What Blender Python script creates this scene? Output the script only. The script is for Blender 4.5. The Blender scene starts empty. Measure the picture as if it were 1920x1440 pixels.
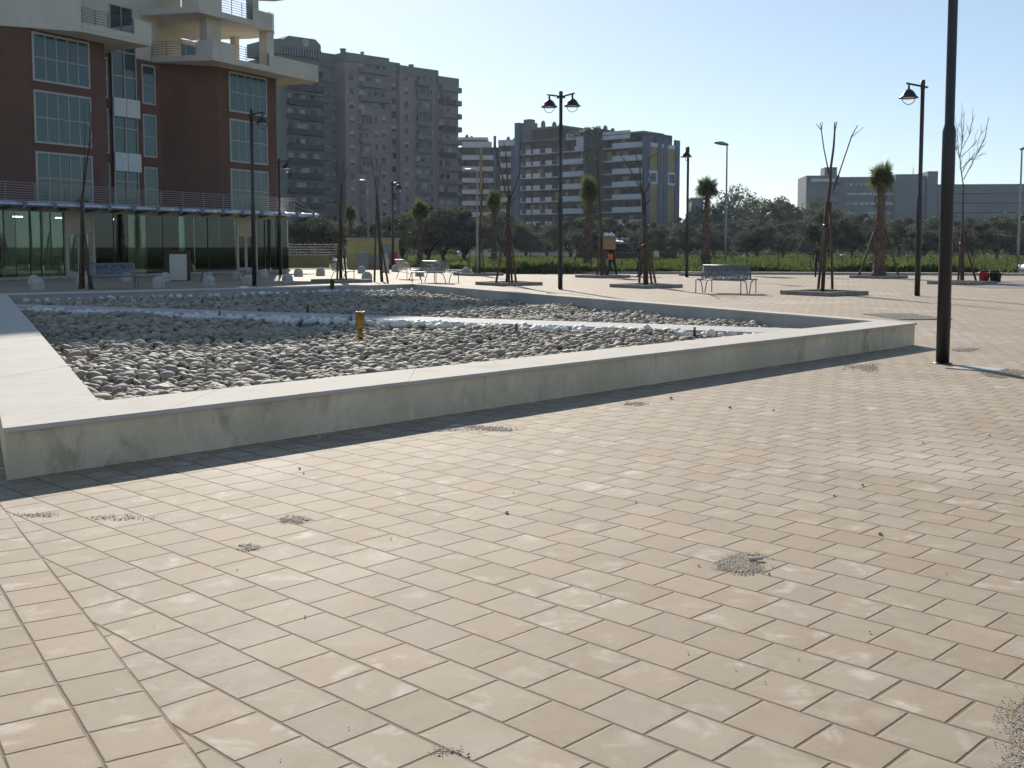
import bpy, math, random
import numpy as np
from mathutils import Vector
random.seed(7)
RNG = np.random.default_rng(11)
R = math.radians
scene = bpy.context.scene
COL = scene.collection

# ------------------------------------------------------------------ camera model
F = 2050.0; H = 1.5; PY0 = 616.0; CT = 0.075
CP = 1/math.sqrt(1+CT*CT); SP = CT*CP

def ray(px, py):
    xc = (px-960)/F; yc = (PY0-py)/F
    return (xc, CP+yc*SP, -SP+yc*CP)

def G(px, py, z=0.0):
    d = ray(px, py); t = (z-H)/d[2]
    return (d[0]*t, d[1]*t, z)

def AT(px, py, Y):
    d = ray(px, py); t = Y/d[1]
    return (d[0]*t, Y, H+d[2]*t)

class Fac:
    """a vertical plane: s along it, z up, t out towards the plaza"""
    def __init__(s, o, u):
        L = math.hypot(*u); s.u = (u[0]/L, u[1]/L)
        n = (s.u[1], -s.u[0])
        if n[0]*(-o[0])+n[1]*(-o[1]) < 0: n = (-n[0], -n[1])
        s.n = n; s.o = (o[0], o[1])
    def back(s, t):
        f = Fac.__new__(Fac); f.u = s.u; f.n = s.n
        f.o = (s.o[0]-s.n[0]*t, s.o[1]-s.n[1]*t); return f
    def sz(s, px, py):
        d = ray(px, py); k = (s.o[0]*s.n[0]+s.o[1]*s.n[1])/(d[0]*s.n[0]+d[1]*s.n[1])
        return ((d[0]*k-s.o[0])*s.u[0]+(d[1]*k-s.o[1])*s.u[1], H+d[2]*k)
    def s(self, px, py=430): return self.sz(px, py)[0]
    def P(s, a, z, t=0.0):
        return (s.o[0]+s.u[0]*a+s.n[0]*t, s.o[1]+s.u[1]*a+s.n[1]*t, z)

cam = bpy.data.cameras.new('camera'); camo = bpy.data.objects.new('camera', cam); COL.objects.link(camo)
cam.sensor_width = 36; cam.lens = F/1920*36; cam.shift_y = -(720-PY0)/1920
cam.clip_start = 0.05; cam.clip_end = 5000
camo.location = (0, 0, H); camo.rotation_euler = (R(90)-math.atan(CT), 0, 0)
scene.camera = camo

# ------------------------------------------------------------------ objects
def tag(o, label=None, cat=None, group=None, kind=None):
    if label: o['label'] = label
    if cat: o['category'] = cat
    if group: o['group'] = group
    if kind: o['kind'] = kind
    return o

def thing(name, label, cat, loc=(0, 0, 0), rz=0.0, group=None):
    o = bpy.data.objects.new(name, None); COL.objects.link(o)
    o.location = loc; o.rotation_euler = (0, 0, rz); o.empty_display_size = .2
    return tag(o, label, cat, group)

CHILD = {}
def adopt(o, parent):
    if parent is not None:
        o.parent = parent; CHILD.setdefault(parent.name, []).append(o)

def dup(root, loc=None, rz=None, label=None, scale=None, group=None):
    def cp(o, par):
        c = o.copy(); COL.objects.link(c)
        if par is not None: adopt(c, par)
        for ch in CHILD.get(o.name, []): cp(ch, c)
        return c
    r = cp(root, None)
    if loc is not None: r.location = loc
    if rz is not None: r.rotation_euler = (0, 0, rz)
    if scale is not None: r.scale = scale if hasattr(scale, '__len__') else (scale,)*3
    if label: r['label'] = label
    if group: r['group'] = group
    return r

class MB:
    def __init__(s): s.v = []; s.f = []; s.m = []; s.sm = []
    def add(s, vs, fs, mi=0, smooth=False):
        b = len(s.v); s.v.extend([tuple(p) for p in vs])
        for f in fs:
            s.f.append([b+i for i in f]); s.m.append(mi); s.sm.append(smooth)
        return s
    def quad(s, a, b, c, d, mi=0): return s.add([a, b, c, d], [(0, 1, 2, 3)], mi)
    def para(s, o, a, b, c, mi=0):
        o = Vector(o); a = Vector(a); b = Vector(b); c = Vector(c)
        v = [o, o+a, o+a+b, o+b, o+c, o+a+c, o+a+b+c, o+b+c]
        fs = [(0, 3, 2, 1), (4, 5, 6, 7), (0, 1, 5, 4), (1, 2, 6, 5), (2, 3, 7, 6), (3, 0, 4, 7)]
        if a.cross(b).dot(c) < 0: fs = [f[::-1] for f in fs]
        return s.add(v, fs, mi)
    def box(s, c, d, rz=0, mi=0):
        ca, sa = math.cos(rz), math.sin(rz)
        a = Vector((ca*d[0], sa*d[0], 0)); b = Vector((-sa*d[1], ca*d[1], 0)); k = Vector((0, 0, d[2]))
        return s.para(Vector(c)-a/2-b/2-k/2, a, b, k, mi)
    def prism(s, poly, z0, z1, mi=0, top=True, bottom=True, zf=None):
        n = len(poly)
        A = sum(poly[i][0]*poly[(i+1) % n][1]-poly[(i+1) % n][0]*poly[i][1] for i in range(n))
        if A < 0: poly = poly[::-1]
        v = [(p[0], p[1], z0) for p in poly]+[(p[0], p[1], z1) for p in poly]
        fs = [(i, (i+1) % n, n+(i+1) % n, n+i) for i in range(n)]
        if top: fs.append(tuple(range(n, 2*n)))
        if bottom: fs.append(tuple(range(n-1, -1, -1)))
        return s.add(v, fs, mi)
    def fbox(s, fac, s0, s1, z0, z1, t0, t1, mi=0):
        """box on a facade: from depth t0 to t1 (t grows outwards)"""
        o = fac.P(s0, z0, t0)
        return s.para(o, (fac.u[0]*(s1-s0), fac.u[1]*(s1-s0), 0), (fac.n[0]*(t1-t0), fac.n[1]*(t1-t0), 0), (0, 0, z1-z0), mi)
    def tube(s, pts, rad, n=8, mi=0, caps=True, smooth=True):
        pts = [Vector(p) for p in pts]
        if not hasattr(rad, '__len__'): rad = [rad]*len(pts)
        vs = []; fs = []
        ref = None
        for i, p in enumerate(pts):
            d = (pts[min(i+1, len(pts)-1)]-pts[max(i-1, 0)])
            if d.length < 1e-9: d = Vector((0, 0, 1))
            d.normalize()
            if ref is None: ref = Vector((1, 0, 0)) if abs(d.x) < .9 else Vector((0, 1, 0))
            a = (ref-d*ref.dot(d)).normalized(); ref = a; b = d.cross(a)
            for k in range(n):
                t = 2*math.pi*k/n
                vs.append(p+(a*math.cos(t)+b*math.sin(t))*rad[i])
        for i in range(len(pts)-1):
            for k in range(n):
                k2 = (k+1) % n
                fs.append((i*n+k, i*n+k2, (i+1)*n+k2, (i+1)*n+k))
        s.add(vs, fs, mi, smooth)
        if caps:
            b = len(s.v)-len(vs)
            s.f.append([b+k for k in range(n-1, -1, -1)]); s.m.append(mi); s.sm.append(False)
            e = b+(len(pts)-1)*n
            s.f.append([e+k for k in range(n)]); s.m.append(mi); s.sm.append(False)
        return s
    def lathe(s, prof, c=(0, 0, 0), n=16, mi=0, smooth=True, jit=0.0):
        vs = []; fs = []
        for r, z in prof:
            for k in range(n):
                t = 2*math.pi*k/n; q = r*(1+random.uniform(-jit, jit))
                vs.append((c[0]+q*math.cos(t), c[1]+q*math.sin(t), c[2]+z+random.uniform(-jit, jit)*r*.5))
        for i in range(len(prof)-1):
            for k in range(n):
                k2 = (k+1) % n
                fs.append((i*n+k, i*n+k2, (i+1)*n+k2, (i+1)*n+k))
        s.add(vs, fs, mi, smooth)
        b = len(s.v)-len(vs)
        if prof[-1][0] > 1e-4: s.f.append([b+(len(prof)-1)*n+k for k in range(n)]); s.m.append(mi); s.sm.append(False)
        if prof[0][0] > 1e-4: s.f.append([b+k for k in range(n-1, -1, -1)]); s.m.append(mi); s.sm.append(False)
        return s
    def mesh(s, name, mats, off=(0, 0, 0)):
        me = bpy.data.meshes.new(name)
        v = [(p[0]-off[0], p[1]-off[1], p[2]-off[2]) for p in s.v]
        me.from_pydata(v, [], s.f)
        if not isinstance(mats, (list, tuple)): mats = [mats]
        for m in mats: me.materials.append(m)
        me.polygons.foreach_set('material_index', s.m)
        me.polygons.foreach_set('use_smooth', s.sm)
        me.update(); return me
    def build(s, name, mats, parent=None, world=True, bevel=0, origin=None):
        """world=True: vertices are in world space, the parent has no rotation"""
        off = (0, 0, 0)
        if world and parent is not None:
            p = parent; off = [0, 0, 0]
            while p is not None:
                off = [off[i]+p.location[i] for i in range(3)]; p = p.parent
        if origin is not None: off = origin
        o = bpy.data.objects.new(name, s.mesh(name, mats, off)); COL.objects.link(o)
        if origin is not None and parent is None: o.location = origin
        adopt(o, parent)
        if bevel:
            b = o.modifiers.new('bevel', 'BEVEL'); b.width = bevel; b.segments = 2; b.limit_method = 'ANGLE'; b.angle_limit = R(40)
        return o

def np_mesh(name, V, Fq, mats, mi=None, smooth=False):
    """V (n,3), Fq (m,k) with a constant number of corners"""
    me = bpy.data.meshes.new(name); n = len(V); m, k = Fq.shape
    me.vertices.add(n); me.vertices.foreach_set('co', np.ascontiguousarray(V, np.float32).ravel())
    me.loops.add(m*k); me.loops.foreach_set('vertex_index', np.ascontiguousarray(Fq, np.int32).ravel())
    me.polygons.add(m); me.polygons.foreach_set('loop_start', np.arange(0, m*k, k, dtype=np.int32))
    if not isinstance(mats, (list, tuple)): mats = [mats]
    for x in mats: me.materials.append(x)
    if mi is not None: me.polygons.foreach_set('material_index', np.ascontiguousarray(mi, np.int32))
    me.polygons.foreach_set('use_smooth', np.full(m, smooth))
    me.update(calc_edges=True); me.validate(); return me

def np_obj(name, me, parent=None, loc=None):
    o = bpy.data.objects.new(name, me); COL.objects.link(o)
    if loc is not None: o.location = loc
    adopt(o, parent); return o

# ------------------------------------------------------------------ materials
class NT:
    def __init__(s, name):
        s.mat = bpy.data.materials.new(name); s.mat.use_nodes = True
        s.t = s.mat.node_tree; s.t.nodes.clear()
        s.out = s.n('ShaderNodeOutputMaterial')
    def n(s, typ, **kw):
        x = s.t.nodes.new(typ)
        for k, v in kw.items(): setattr(x, k, v)
        return x
    def l(s, a, b): s.t.links.new(a, b)
    def put(s, sock, v):
        if isinstance(v, bpy.types.NodeSocket): s.l(v, sock)
        elif v is not None:
            if hasattr(v, '__len__') and len(v) == 3 and sock.type == 'RGBA': v = (*v, 1)
            sock.default_value = v
    def math(s, op, a, b=None, c=None, clamp=False):
        x = s.n('ShaderNodeMath', operation=op); x.use_clamp = clamp
        s.put(x.inputs[0], a)
        if b is not None: s.put(x.inputs[1], b)
        if c is not None: s.put(x.inputs[2], c)
        return x.outputs[0]
    def sstep(s, v, a, b, lo=0.0, hi=1.0):
        x = s.n('ShaderNodeMapRange', interpolation_type='SMOOTHSTEP')
        s.put(x.inputs['Value'], v); s.put(x.inputs['From Min'], a); s.put(x.inputs['From Max'], b)
        s.put(x.inputs['To Min'], lo); s.put(x.inputs['To Max'], hi); return x.outputs[0]
    def mix(s, f, a, b, mode='MIX'):
        x = s.n('ShaderNodeMix', data_type='RGBA', blend_type=mode)
        s.put(x.inputs[0], f); s.put(x.inputs[6], a); s.put(x.inputs[7], b); return x.outputs[2]
    def pos(s): return s.n('ShaderNodeNewGeometry').outputs['Position']
    def obj(s): return s.n('ShaderNodeTexCoord').outputs['Object']
    def scale(s, v, sc):
        x = s.n('ShaderNodeVectorMath', operation='MULTIPLY'); s.put(x.inputs[0], v); x.inputs[1].default_value = sc
        return x.outputs[0]
    def noise(s, vec, sc, detail=4, rough=.55, dist=0.0):
        x = s.n('ShaderNodeTexNoise'); s.put(x.inputs['Vector'], vec); s.put(x.inputs['Scale'], sc)
        x.inputs['Detail'].default_value = detail; x.inputs['Roughness'].default_value = rough
        x.inputs['Distortion'].default_value = dist; return x.outputs[0]
    def bump(s, h, strength=.3, dist=.01):
        x = s.n('ShaderNodeBump'); s.put(x.inputs['Height'], h); x.inputs['Strength'].default_value = strength
        x.inputs['Distance'].default_value = dist; return x.outputs[0]
    def bsdf(s, col, rough=.8, metal=0.0, spec=.4, normal=None, **kw):
        x = s.n('ShaderNodeBsdfPrincipled')
        s.put(x.inputs['Base Color'], col); s.put(x.inputs['Roughness'], rough); s.put(x.inputs['Metallic'], metal)
        s.put(x.inputs['Specular IOR Level'], spec)
        if normal is not None: s.put(x.inputs['Normal'], normal)
        for k, v in kw.items(): s.put(x.inputs[k], v)
        return x.outputs[0]
    def done(s, shader):
        s.l(shader, s.out.inputs[0]); return s.mat

def plain(name, col, rough=.7, metal=0.0, var=.12, sc=6.0, spec=.4, bump=.15, bdist=.004, bsc=60.0, obj=True, dirt=None):
    """paint / plaster / metal with uneven tone and a fine bump"""
    t = NT(name); c = t.obj() if obj else t.pos()
    f = t.noise(c, sc, 5, .6)
    dark = tuple(x*(1-var) for x in col); lite = tuple(min(1, x*(1+var)) for x in col)
    k = t.mix(t.sstep(f, .3, .7), dark, lite)
    if dirt:
        g = t.noise(t.scale(c, (1, 1, .25)), dirt[1], 5, .65)
        k = t.mix(t.sstep(g, .5, .75, 0, dirt[2]), k, dirt[0])
    nb = t.bump(t.noise(c, bsc, 3), bump, bdist) if bump else None
    return t.done(t.bsdf(k, t.math('ADD', rough-.06, t.math('MULTIPLY', f, .12)), metal, spec, nb))

def tile_mat(name, th, W, L, ox, oy, base, joint, bond=.5, warm=(.325, .242, .160), pale=(.50, .455, .385)):
    t = NT(name); p = t.pos()
    sx = t.n('ShaderNodeSeparateXYZ'); t.l(p, sx.inputs[0])
    x = t.math('SUBTRACT', sx.outputs[0], ox); y = t.math('SUBTRACT', sx.outputs[1], oy)
    # slightly wavy laying
    wob = t.math('MULTIPLY', t.math('SUBTRACT', t.noise(p, 1.3, 2), .5), .016)
    x = t.math('ADD', x, wob)
    bx, by = math.cos(th), math.sin(th)
    a = t.math('ADD', t.math('MULTIPLY', x, bx), t.math('MULTIPLY', y, by))
    b = t.math('ADD', t.math('MULTIPLY', x, -by), t.math('MULTIPLY', y, bx))
    v = t.math('DIVIDE', b, W); row = t.math('FLOOR', v)
    par = t.math('FLOORED_MODULO', row, 2.0)
    wn = t.n('ShaderNodeTexWhiteNoise', noise_dimensions='1D'); t.l(row, wn.inputs['W'])
    u = t.math('ADD', t.math('DIVIDE', a, L), t.math('MULTIPLY', par, bond))
    u = t.math('ADD', u, t.math('MULTIPLY', t.math('SUBTRACT', wn.outputs['Value'], .5), .05))
    col = t.math('FLOOR', u)
    fu = t.math('FRACT', u); fv = t.math('FRACT', v)
    du = t.math('MULTIPLY', t.math('MINIMUM', fu, t.math('SUBTRACT', 1.0, fu)), L)
    dv = t.math('MULTIPLY', t.math('MINIMUM', fv, t.math('SUBTRACT', 1.0, fv)), W)
    d = t.math('MINIMUM', du, dv)
    cid = t.n('ShaderNodeCombineXYZ'); t.l(col, cid.inputs[0]); t.l(row, cid.inputs[1])
    w2 = t.n('ShaderNodeTexWhiteNoise', noise_dimensions='3D'); t.l(cid.outputs[0], w2.inputs['Vector'])
    sep = t.n('ShaderNodeSeparateColor'); t.l(w2.outputs['Color'], sep.inputs[0])
    r1, r2, r3 = sep.outputs[0], sep.outputs[1], sep.outputs[2]
    ragged = t.math('MULTIPLY', t.math('SUBTRACT', t.noise(p, 55, 4, .7), .5), .006)
    dd = t.math('ADD', d, ragged)
    dd = t.math('SUBTRACT', dd, t.math('MULTIPLY', t.math('SUBTRACT', r2, .35), .0035))
    jm = t.sstep(dd, .0036, .0088, 1, 0)
    # tile colour: per tile tone, cloudy whitish bloom, fine grain
    sh = t.n('ShaderNodeVectorMath', operation='MULTIPLY_ADD')
    t.l(w2.outputs['Color'], sh.inputs[0]); sh.inputs[1].default_value = (37, 29, 17); t.l(p, sh.inputs[2])
    cloud = t.noise(sh.outputs[0], 5.0, 5, .6, .6)
    big = t.noise(p, .55, 4, .6)
    k = t.mix(t.math('ADD', t.math('MULTIPLY', r1, .8), t.math('MULTIPLY', t.math('SUBTRACT', big, .5), 1.1), clamp=True), base, warm)
    k = t.mix(t.math('MULTIPLY', t.sstep(cloud, .50, .74), t.math('ADD', .22, t.math('MULTIPLY', r2, .85))), k, pale)
    k = t.mix(t.sstep(t.noise(sh.outputs[0], 7.0, 6, .7, 1.0), .47, .7, 0, .7), k, (.285, .215, .138))
    grain = t.noise(p, 160, 3, .7)
    k = t.mix(t.math('MULTIPLY', t.sstep(grain, .35, .75), .22), k, tuple(c*.62 for c in base))
    k = t.mix(t.sstep(t.noise(p, 420, 2, .8), .66, .74, 0, .55), k, (.55, .50, .43))
    k = t.mix(t.math('MULTIPLY', t.sstep(d, .004, .045, 1, 0), t.sstep(t.noise(sh.outputs[0], 11.0, 5, .7), .42, .7, 0, .5)), k, tuple(c*.66 for c in base))
    k = t.mix(t.sstep(t.noise(p, .42, 5, .62, .8), .5, .72, 0, .42), k, pale)
    br = t.math('ADD', .93, t.math('MULTIPLY', r3, .14))
    hv = t.n('ShaderNodeHueSaturation'); hv.inputs['Saturation'].default_value = .95; t.l(br, hv.inputs['Value']); t.l(k, hv.inputs['Color'])
    k = hv.outputs[0]
    jc = t.mix(t.noise(p, 90, 4, .8), joint, tuple(c*1.6 for c in joint))
    k = t.mix(jm, k, jc)
    hgt = t.math('ADD', t.math('MULTIPLY', t.sstep(dd, .001, .009), 1.0), t.math('MULTIPLY', grain, .05))
    hgt = t.math('ADD', hgt, t.math('MULTIPLY', cloud, .12))
    nb = t.bump(hgt, .5, .009)
    return t.done(t.bsdf(k, .80, 0, .22, nb))

def stone_mat(name, cols, rough=.75, bump=.25):
    """loose stones: every stone (mesh island) its own tone"""
    t = NT(name); g = t.n('ShaderNodeNewGeometry'); oi = t.n('ShaderNodeObjectInfo')
    r = t.math('FRACT', t.math('ADD', g.outputs['Random Per Island'], oi.outputs['Random']))
    cr = t.n('ShaderNodeValToRGB'); t.l(r, cr.inputs[0])
    e = cr.color_ramp.elements
    while len(e) < len(cols): e.new(.5)
    for i, c in enumerate(cols): e[i].position = i/(len(cols)-1); e[i].color = (*c, 1)
    p = t.obj(); n1 = t.noise(p, 14, 5, .65); n2 = t.noise(p, 90, 3, .7)
    k = t.mix(t.sstep(n1, .35, .75, 0, .45), cr.outputs[0], (.42, .39, .32))
    k = t.mix(t.sstep(n2, .5, .8, 0, .35), k, (.10, .095, .08))
    return t.done(t.bsdf(k, rough, 0, .3, t.bump(t.math('ADD', n2, t.math('MULTIPLY', n1, 2)), bump, .006)))

def leaf_mat(name, c1, c2, c3, trans=.35, sc=1.2):
    t = NT(name); p = t.pos()
    g = t.n('ShaderNodeNewGeometry')
    f = t.noise(p, sc, 3); f2 = g.outputs['Random Per Island']
    k = t.mix(t.sstep(f, .35, .65), c1, c2); k = t.mix(t.math('MULTIPLY', f2, .55), k, c3)
    d = t.n('ShaderNodeBsdfDiffuse'); t.l(k, d.inputs[0])
    tr = t.n('ShaderNodeBsdfTranslucent'); t.l(t.mix(.5, k, (.16, .2, .04), 'ADD'), tr.inputs[0])
    gl = t.n('ShaderNodeBsdfGlossy'); gl.inputs['Roughness'].default_value = .5; gl.inputs[0].default_value = (.6, .6, .6, 1)
    m = t.n('ShaderNodeMixShader'); m.inputs[0].default_value = trans; t.l(d.outputs[0], m.inputs[1]); t.l(tr.outputs[0], m.inputs[2])
    m2 = t.n('ShaderNodeMixShader'); m2.inputs[0].default_value = .04; t.l(m.outputs[0], m2.inputs[1]); t.l(gl.outputs[0], m2.inputs[2])
    return t.done(m2.outputs[0])

def glass_mat(name, tint, refl=(.9, .95, 1.0), opacity=.0, back=(.02, .03, .03), rough=.02, ior=1.6, wave=.0):
    """window glass: mirror-like by Fresnel over a tinted see-through / dark body"""
    t = NT(name)
    fr = t.n('ShaderNodeFresnel'); fr.inputs['IOR'].default_value = ior
    gl = t.n('ShaderNodeBsdfGlossy'); gl.inputs['Roughness'].default_value = rough; gl.inputs[0].default_value = (*refl, 1)
    if wave:
        nb = t.bump(t.noise(t.pos(), .9, 2), wave, .05); t.l(nb, gl.inputs['Normal'])
    tr = t.n('ShaderNodeBsdfTransparent'); tr.inputs[0].default_value = (*tint, 1)
    df = t.n('ShaderNodeBsdfDiffuse'); df.inputs[0].default_value = (*back, 1)
    body = t.n('ShaderNodeMixShader'); body.inputs[0].default_value = opacity
    t.l(tr.outputs[0], body.inputs[1]); t.l(df.outputs[0], body.inputs[2])
    m = t.n('ShaderNodeMixShader'); t.l(t.math('ADD', fr.outputs[0], .04, clamp=True), m.inputs[0]); t.l(body.outputs[0], m.inputs[1]); t.l(gl.outputs[0], m.inputs[2])
    return t.done(m.outputs[0])

def concrete_mat(name, base, stain, streak=True):
    t = NT(name); p = t.pos()
    n0 = t.noise(p, 1.1, 5, .6); n1 = t.noise(p, 9, 5, .65)
    k = t.mix(t.sstep(n0, .3, .7), tuple(c*.85 for c in base), tuple(c*1.1 for c in base))
    k = t.mix(t.sstep(n1, .45, .75, 0, .35), k, tuple(c*.65 for c in base))
    if streak:
        st = t.noise(t.scale(p, (2.6, 2.6, 1.5)), 1.0, 5, .62, .8)
        patch = t.noise(p, .8, 3, .5)
        k = t.mix(t.math('MULTIPLY', t.sstep(st, .50, .64, 0, .8), t.sstep(patch, .42, .58)), k, stain)
        st2 = t.noise(t.scale(p, (6, 6, 1.1)), 1.0, 5, .6, .5)
        k = t.mix(t.math('MULTIPLY', t.sstep(st2, .56, .66, 0, .6), t.sstep(t.noise(p, .6, 2), .46, .6)), k, tuple(c*.7 for c in stain))
        st3 = t.noise(t.scale(p, (4, 4, 2)), 1.0, 4, .6, .4)
        k = t.mix(t.sstep(st3, .56, .7, 0, .45), k, tuple(min(1, c*1.3) for c in base))
    k = t.mix(t.sstep(t.noise(p, 70, 3, .7), .6, .75, 0, .4), k, tuple(c*.55 for c in base))
    return t.done(t.bsdf(k, .85, 0, .25, t.bump(t.math('ADD', t.noise(p, 80, 4, .7), n1), .25, .006)))

M = {}
M['tile'] = tile_mat('paving', -0.77242, .24372, .25229, -1.0174, 3.9652, (.322, .267, .195), (.135, .099, .068))
M['tile_edge'] = tile_mat('paving edge', math.atan2(.838, -.545), .2377, .2338, -.894*.96, 3.127*.96, (.325, .268, .195), (.135, .098, .065), bond=.12)
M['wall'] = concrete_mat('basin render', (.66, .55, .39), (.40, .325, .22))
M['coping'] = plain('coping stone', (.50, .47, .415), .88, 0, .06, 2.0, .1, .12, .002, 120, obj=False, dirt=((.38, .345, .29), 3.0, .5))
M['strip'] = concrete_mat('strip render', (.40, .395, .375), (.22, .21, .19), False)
M['cobble'] = stone_mat('cobble', [(.21, .175, .128), (.34, .285, .205), (.27, .222, .158), (.43, .37, .28), (.145, .13, .11), (.31, .25, .175), (.25, .22, .178), (.48, .43, .345)])
M['white_stone'] = stone_mat('white stone', [(.70, .68, .63), (.78, .76, .71), (.62, .61, .58)], .6, .15)
M['bed'] = plain('bed soil', (.20, .175, .135), .95, 0, .3, 8, .1, .4, .02, 20, obj=False)
M['sand'] = stone_mat('sand grain', [(.34, .28, .21), (.50, .43, .33), (.42, .35, .27), (.20, .165, .12)])
M['black'] = plain('dark grey metal paint', (.009, .010, .015), .38, .0, .15, 9, .5, .05, .001, 200)
M['bulb'] = plain('frosted lamp glass', (.75, .75, .72), .25, 0, .05, 5, .5, 0)
M['galv'] = plain('galvanised steel', (.26, .275, .29), .5, .6, .12, 12, .5, .05, .001, 200)
M['steel'] = plain('bench steel', (.17, .18, .20), .5, .5, .10, 12, .5, .05, .001, 200)
M['steel_dark'] = plain('bench grey paint', (.16, .17, .18), .42, .3, .10, 12, .5, .05, .001, 200)
M['kerb'] = plain('kerb concrete', (.36, .33, .28), .85, 0, .18, 5, .25, .3, .004, 50, obj=False)
M['kerb_dark'] = plain('planter kerb', (.27, .25, .21), .85, 0, .25, 5, .25, .3, .004, 50)
M['soil'] = plain('soil', (.09, .065, .045), .95, 0, .35, 10, .1, .5, .02, 25)
M['bollard'] = plain('cast concrete', (.42, .39, .35), .85, 0, .14, 9, .25, .35, .004, 70)
M['brass'] = plain('brass', (.42, .27, .07), .38, .85, .2, 20, .5, .05, .001, 90)
M['brass_old'] = plain('tarnished brass', (.16, .13, .06), .5, .6, .3, 20, .5, .05, .001, 90)
M['bark'] = plain('grey bark', (.075, .058, .045), .9, 0, .4, 14, .15, .6, .01, 40, obj=False)
M['stake'] = plain('timber stake', (.10, .065, .042), .85, 0, .3, 9, .2, .4, .004, 40, obj=False)
M['twig'] = plain('pale twig', (.13, .105, .085), .85, 0, .3, 9, .2, 0, obj=False)
M['palm_trunk'] = plain('palm trunk', (.125, .088, .06), .9, 0, .45, 9, .15, .8, .02, 22, obj=False)
M['palm_leaf'] = leaf_mat('palm leaf', (.040, .062, .022), (.070, .098, .034), (.12, .135, .055), .3)
M['palm_dry'] = leaf_mat('dry palm leaf', (.16, .12, .06), (.20, .15, .08), (.13, .10, .06), .2)
M['olive_leaf'] = leaf_mat('olive leaf', (.066, .073, .051), (.098, .105, .077), (.175, .18, .145), .17, .9)
M['dark_leaf'] = leaf_mat('dark leaf', (.030, .046, .026), (.045, .065, .033), (.06, .08, .04), .22, .6)
M['brown_leaf'] = leaf_mat('winter brown leaf', (.055, .05, .036), (.075, .066, .046), (.09, .08, .056), .12, .9)
M['weed'] = leaf_mat('weed leaf', (.030, .052, .015), (.060, .088, .024), (.095, .115, .042), .3, .35)
M['lawn'] = plain('lawn', (.06, .12, .02), .9, 0, .3, 3, .1, .6, .03, 30, obj=False)
M['field'] = plain('field soil', (.07, .085, .03), .95, 0, .4, .6, .1, .6, .05, 4, obj=False)
M['asphalt'] = plain('road', (.17, .165, .165), .9, 0, .1, 2, .25, .3, .004, 90, obj=False)
M['card'] = plain('cardboard', (.30, .20, .11), .85, 0, .1, 6, .2, .1)
M['film'] = plain('clear plastic film', (.62, .66, .74), .15, 0, .2, 12, .7, .8, .02, 18)
M['red'] = plain('red plastic', (.42, .02, .025), .4, 0, .1, 6, .5, 0)
M['black_plastic'] = plain('black plastic', (.02, .02, .02), .45, 0, .1, 6, .5, 0)
# ------------------------------------------------------------------ light and sky
SUN_EL = 27.0; SUN_DIR = Vector((-.2, .98, 0)).normalized()
sv = SUN_DIR*math.cos(R(SUN_EL)); sv.z = math.sin(R(SUN_EL))
sl = bpy.data.lights.new('sun', 'SUN'); sl.energy = SUN_E = 5.0; sl.angle = R(.53); sl.color = (1.0, .93, .83)
so = bpy.data.objects.new('sun', sl); COL.objects.link(so); so.location = (0, 0, 60)
so.rotation_euler = (-sv).to_track_quat('-Z', 'Y').to_euler()
wd = bpy.data.worlds.new('World'); scene.world = wd; wd.use_nodes = True
wt = wd.node_tree; bg = wt.nodes['Background']; sky = wt.nodes.new('ShaderNodeTexSky')
sky.sky_type = 'NISHITA'; sky.sun_disc = False; sky.sun_elevation = R(SUN_EL)
sky.sun_rotation = math.atan2(SUN_DIR.x, SUN_DIR.y)
sky.altitude = 0; sky.air_density = .75; sky.dust_density = .3; sky.ozone_density = 2.2
gm = wt.nodes.new('ShaderNodeGamma'); gm.inputs[1].default_value = .68; wt.links.new(sky.outputs[0], gm.inputs[0])
tn = wt.nodes.new('ShaderNodeMix'); tn.data_type = 'RGBA'; tn.blend_type = 'MULTIPLY'; tn.inputs[0].default_value = 1
tn.inputs[7].default_value = (1.15, 1.215, 1.235, 1); wt.links.new(gm.outputs[0], tn.inputs[6])
wt.links.new(tn.outputs[2], bg.inputs[0]); bg.inputs[1].default_value = .128
vs = scene.view_settings; vs.view_transform = 'Standard'; vs.look = 'None'; vs.exposure = .52; vs.gamma = 1

# ------------------------------------------------------------------ ground sheets
def sheet(name, poly, z, m, kind='structure', th=None):
    b = MB()
    if th: b.prism(poly, z-th, z)
    else:
        A = sum(poly[i][0]*poly[(i+1) % len(poly)][1]-poly[(i+1) % len(poly)][0]*poly[i][1] for i in range(len(poly)))
        if A < 0: poly = poly[::-1]
        b.add([(p[0], p[1], z) for p in poly], [tuple(range(len(poly)))])
    return tag(b.build(name, m), kind=kind)

sheet('field', [(-1800, -60), (1800, -60), (1800, 2500), (-1800, 2500)], -.03, M['field'])
kL, kM, kR = G(700, 501.5)[:2], G(890, 512.5)[:2], G(1990, 517.5)[:2]
sheet('plaza', [(-75, -14), (75, -14), (75, kR[1]-.2), kR, kM, kL, (-75, kL[1]+4)], 0, M['tile'])
# border courses at the left, laid square to the basin
e0 = Vector((-.894*.96, 3.127*.96, 0)); ed = Vector((-.545, .838, 0)).normalized()
ea = e0+ed*14.0; eb = e0-ed*9
el = Vector((-ed.y, ed.x, 0))
sheet('paving_border', [(eb-el*.006)[:2], (ea-el*.006)[:2], (ea+el*6)[:2], (eb+el*6)[:2]], .004, M['tile_edge'])
sheet('road', [G(1742, 529)[:2], G(1990, 524)[:2], G(1990, 541)[:2], G(1850, 541)[:2]], .004, M['asphalt'])
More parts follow.
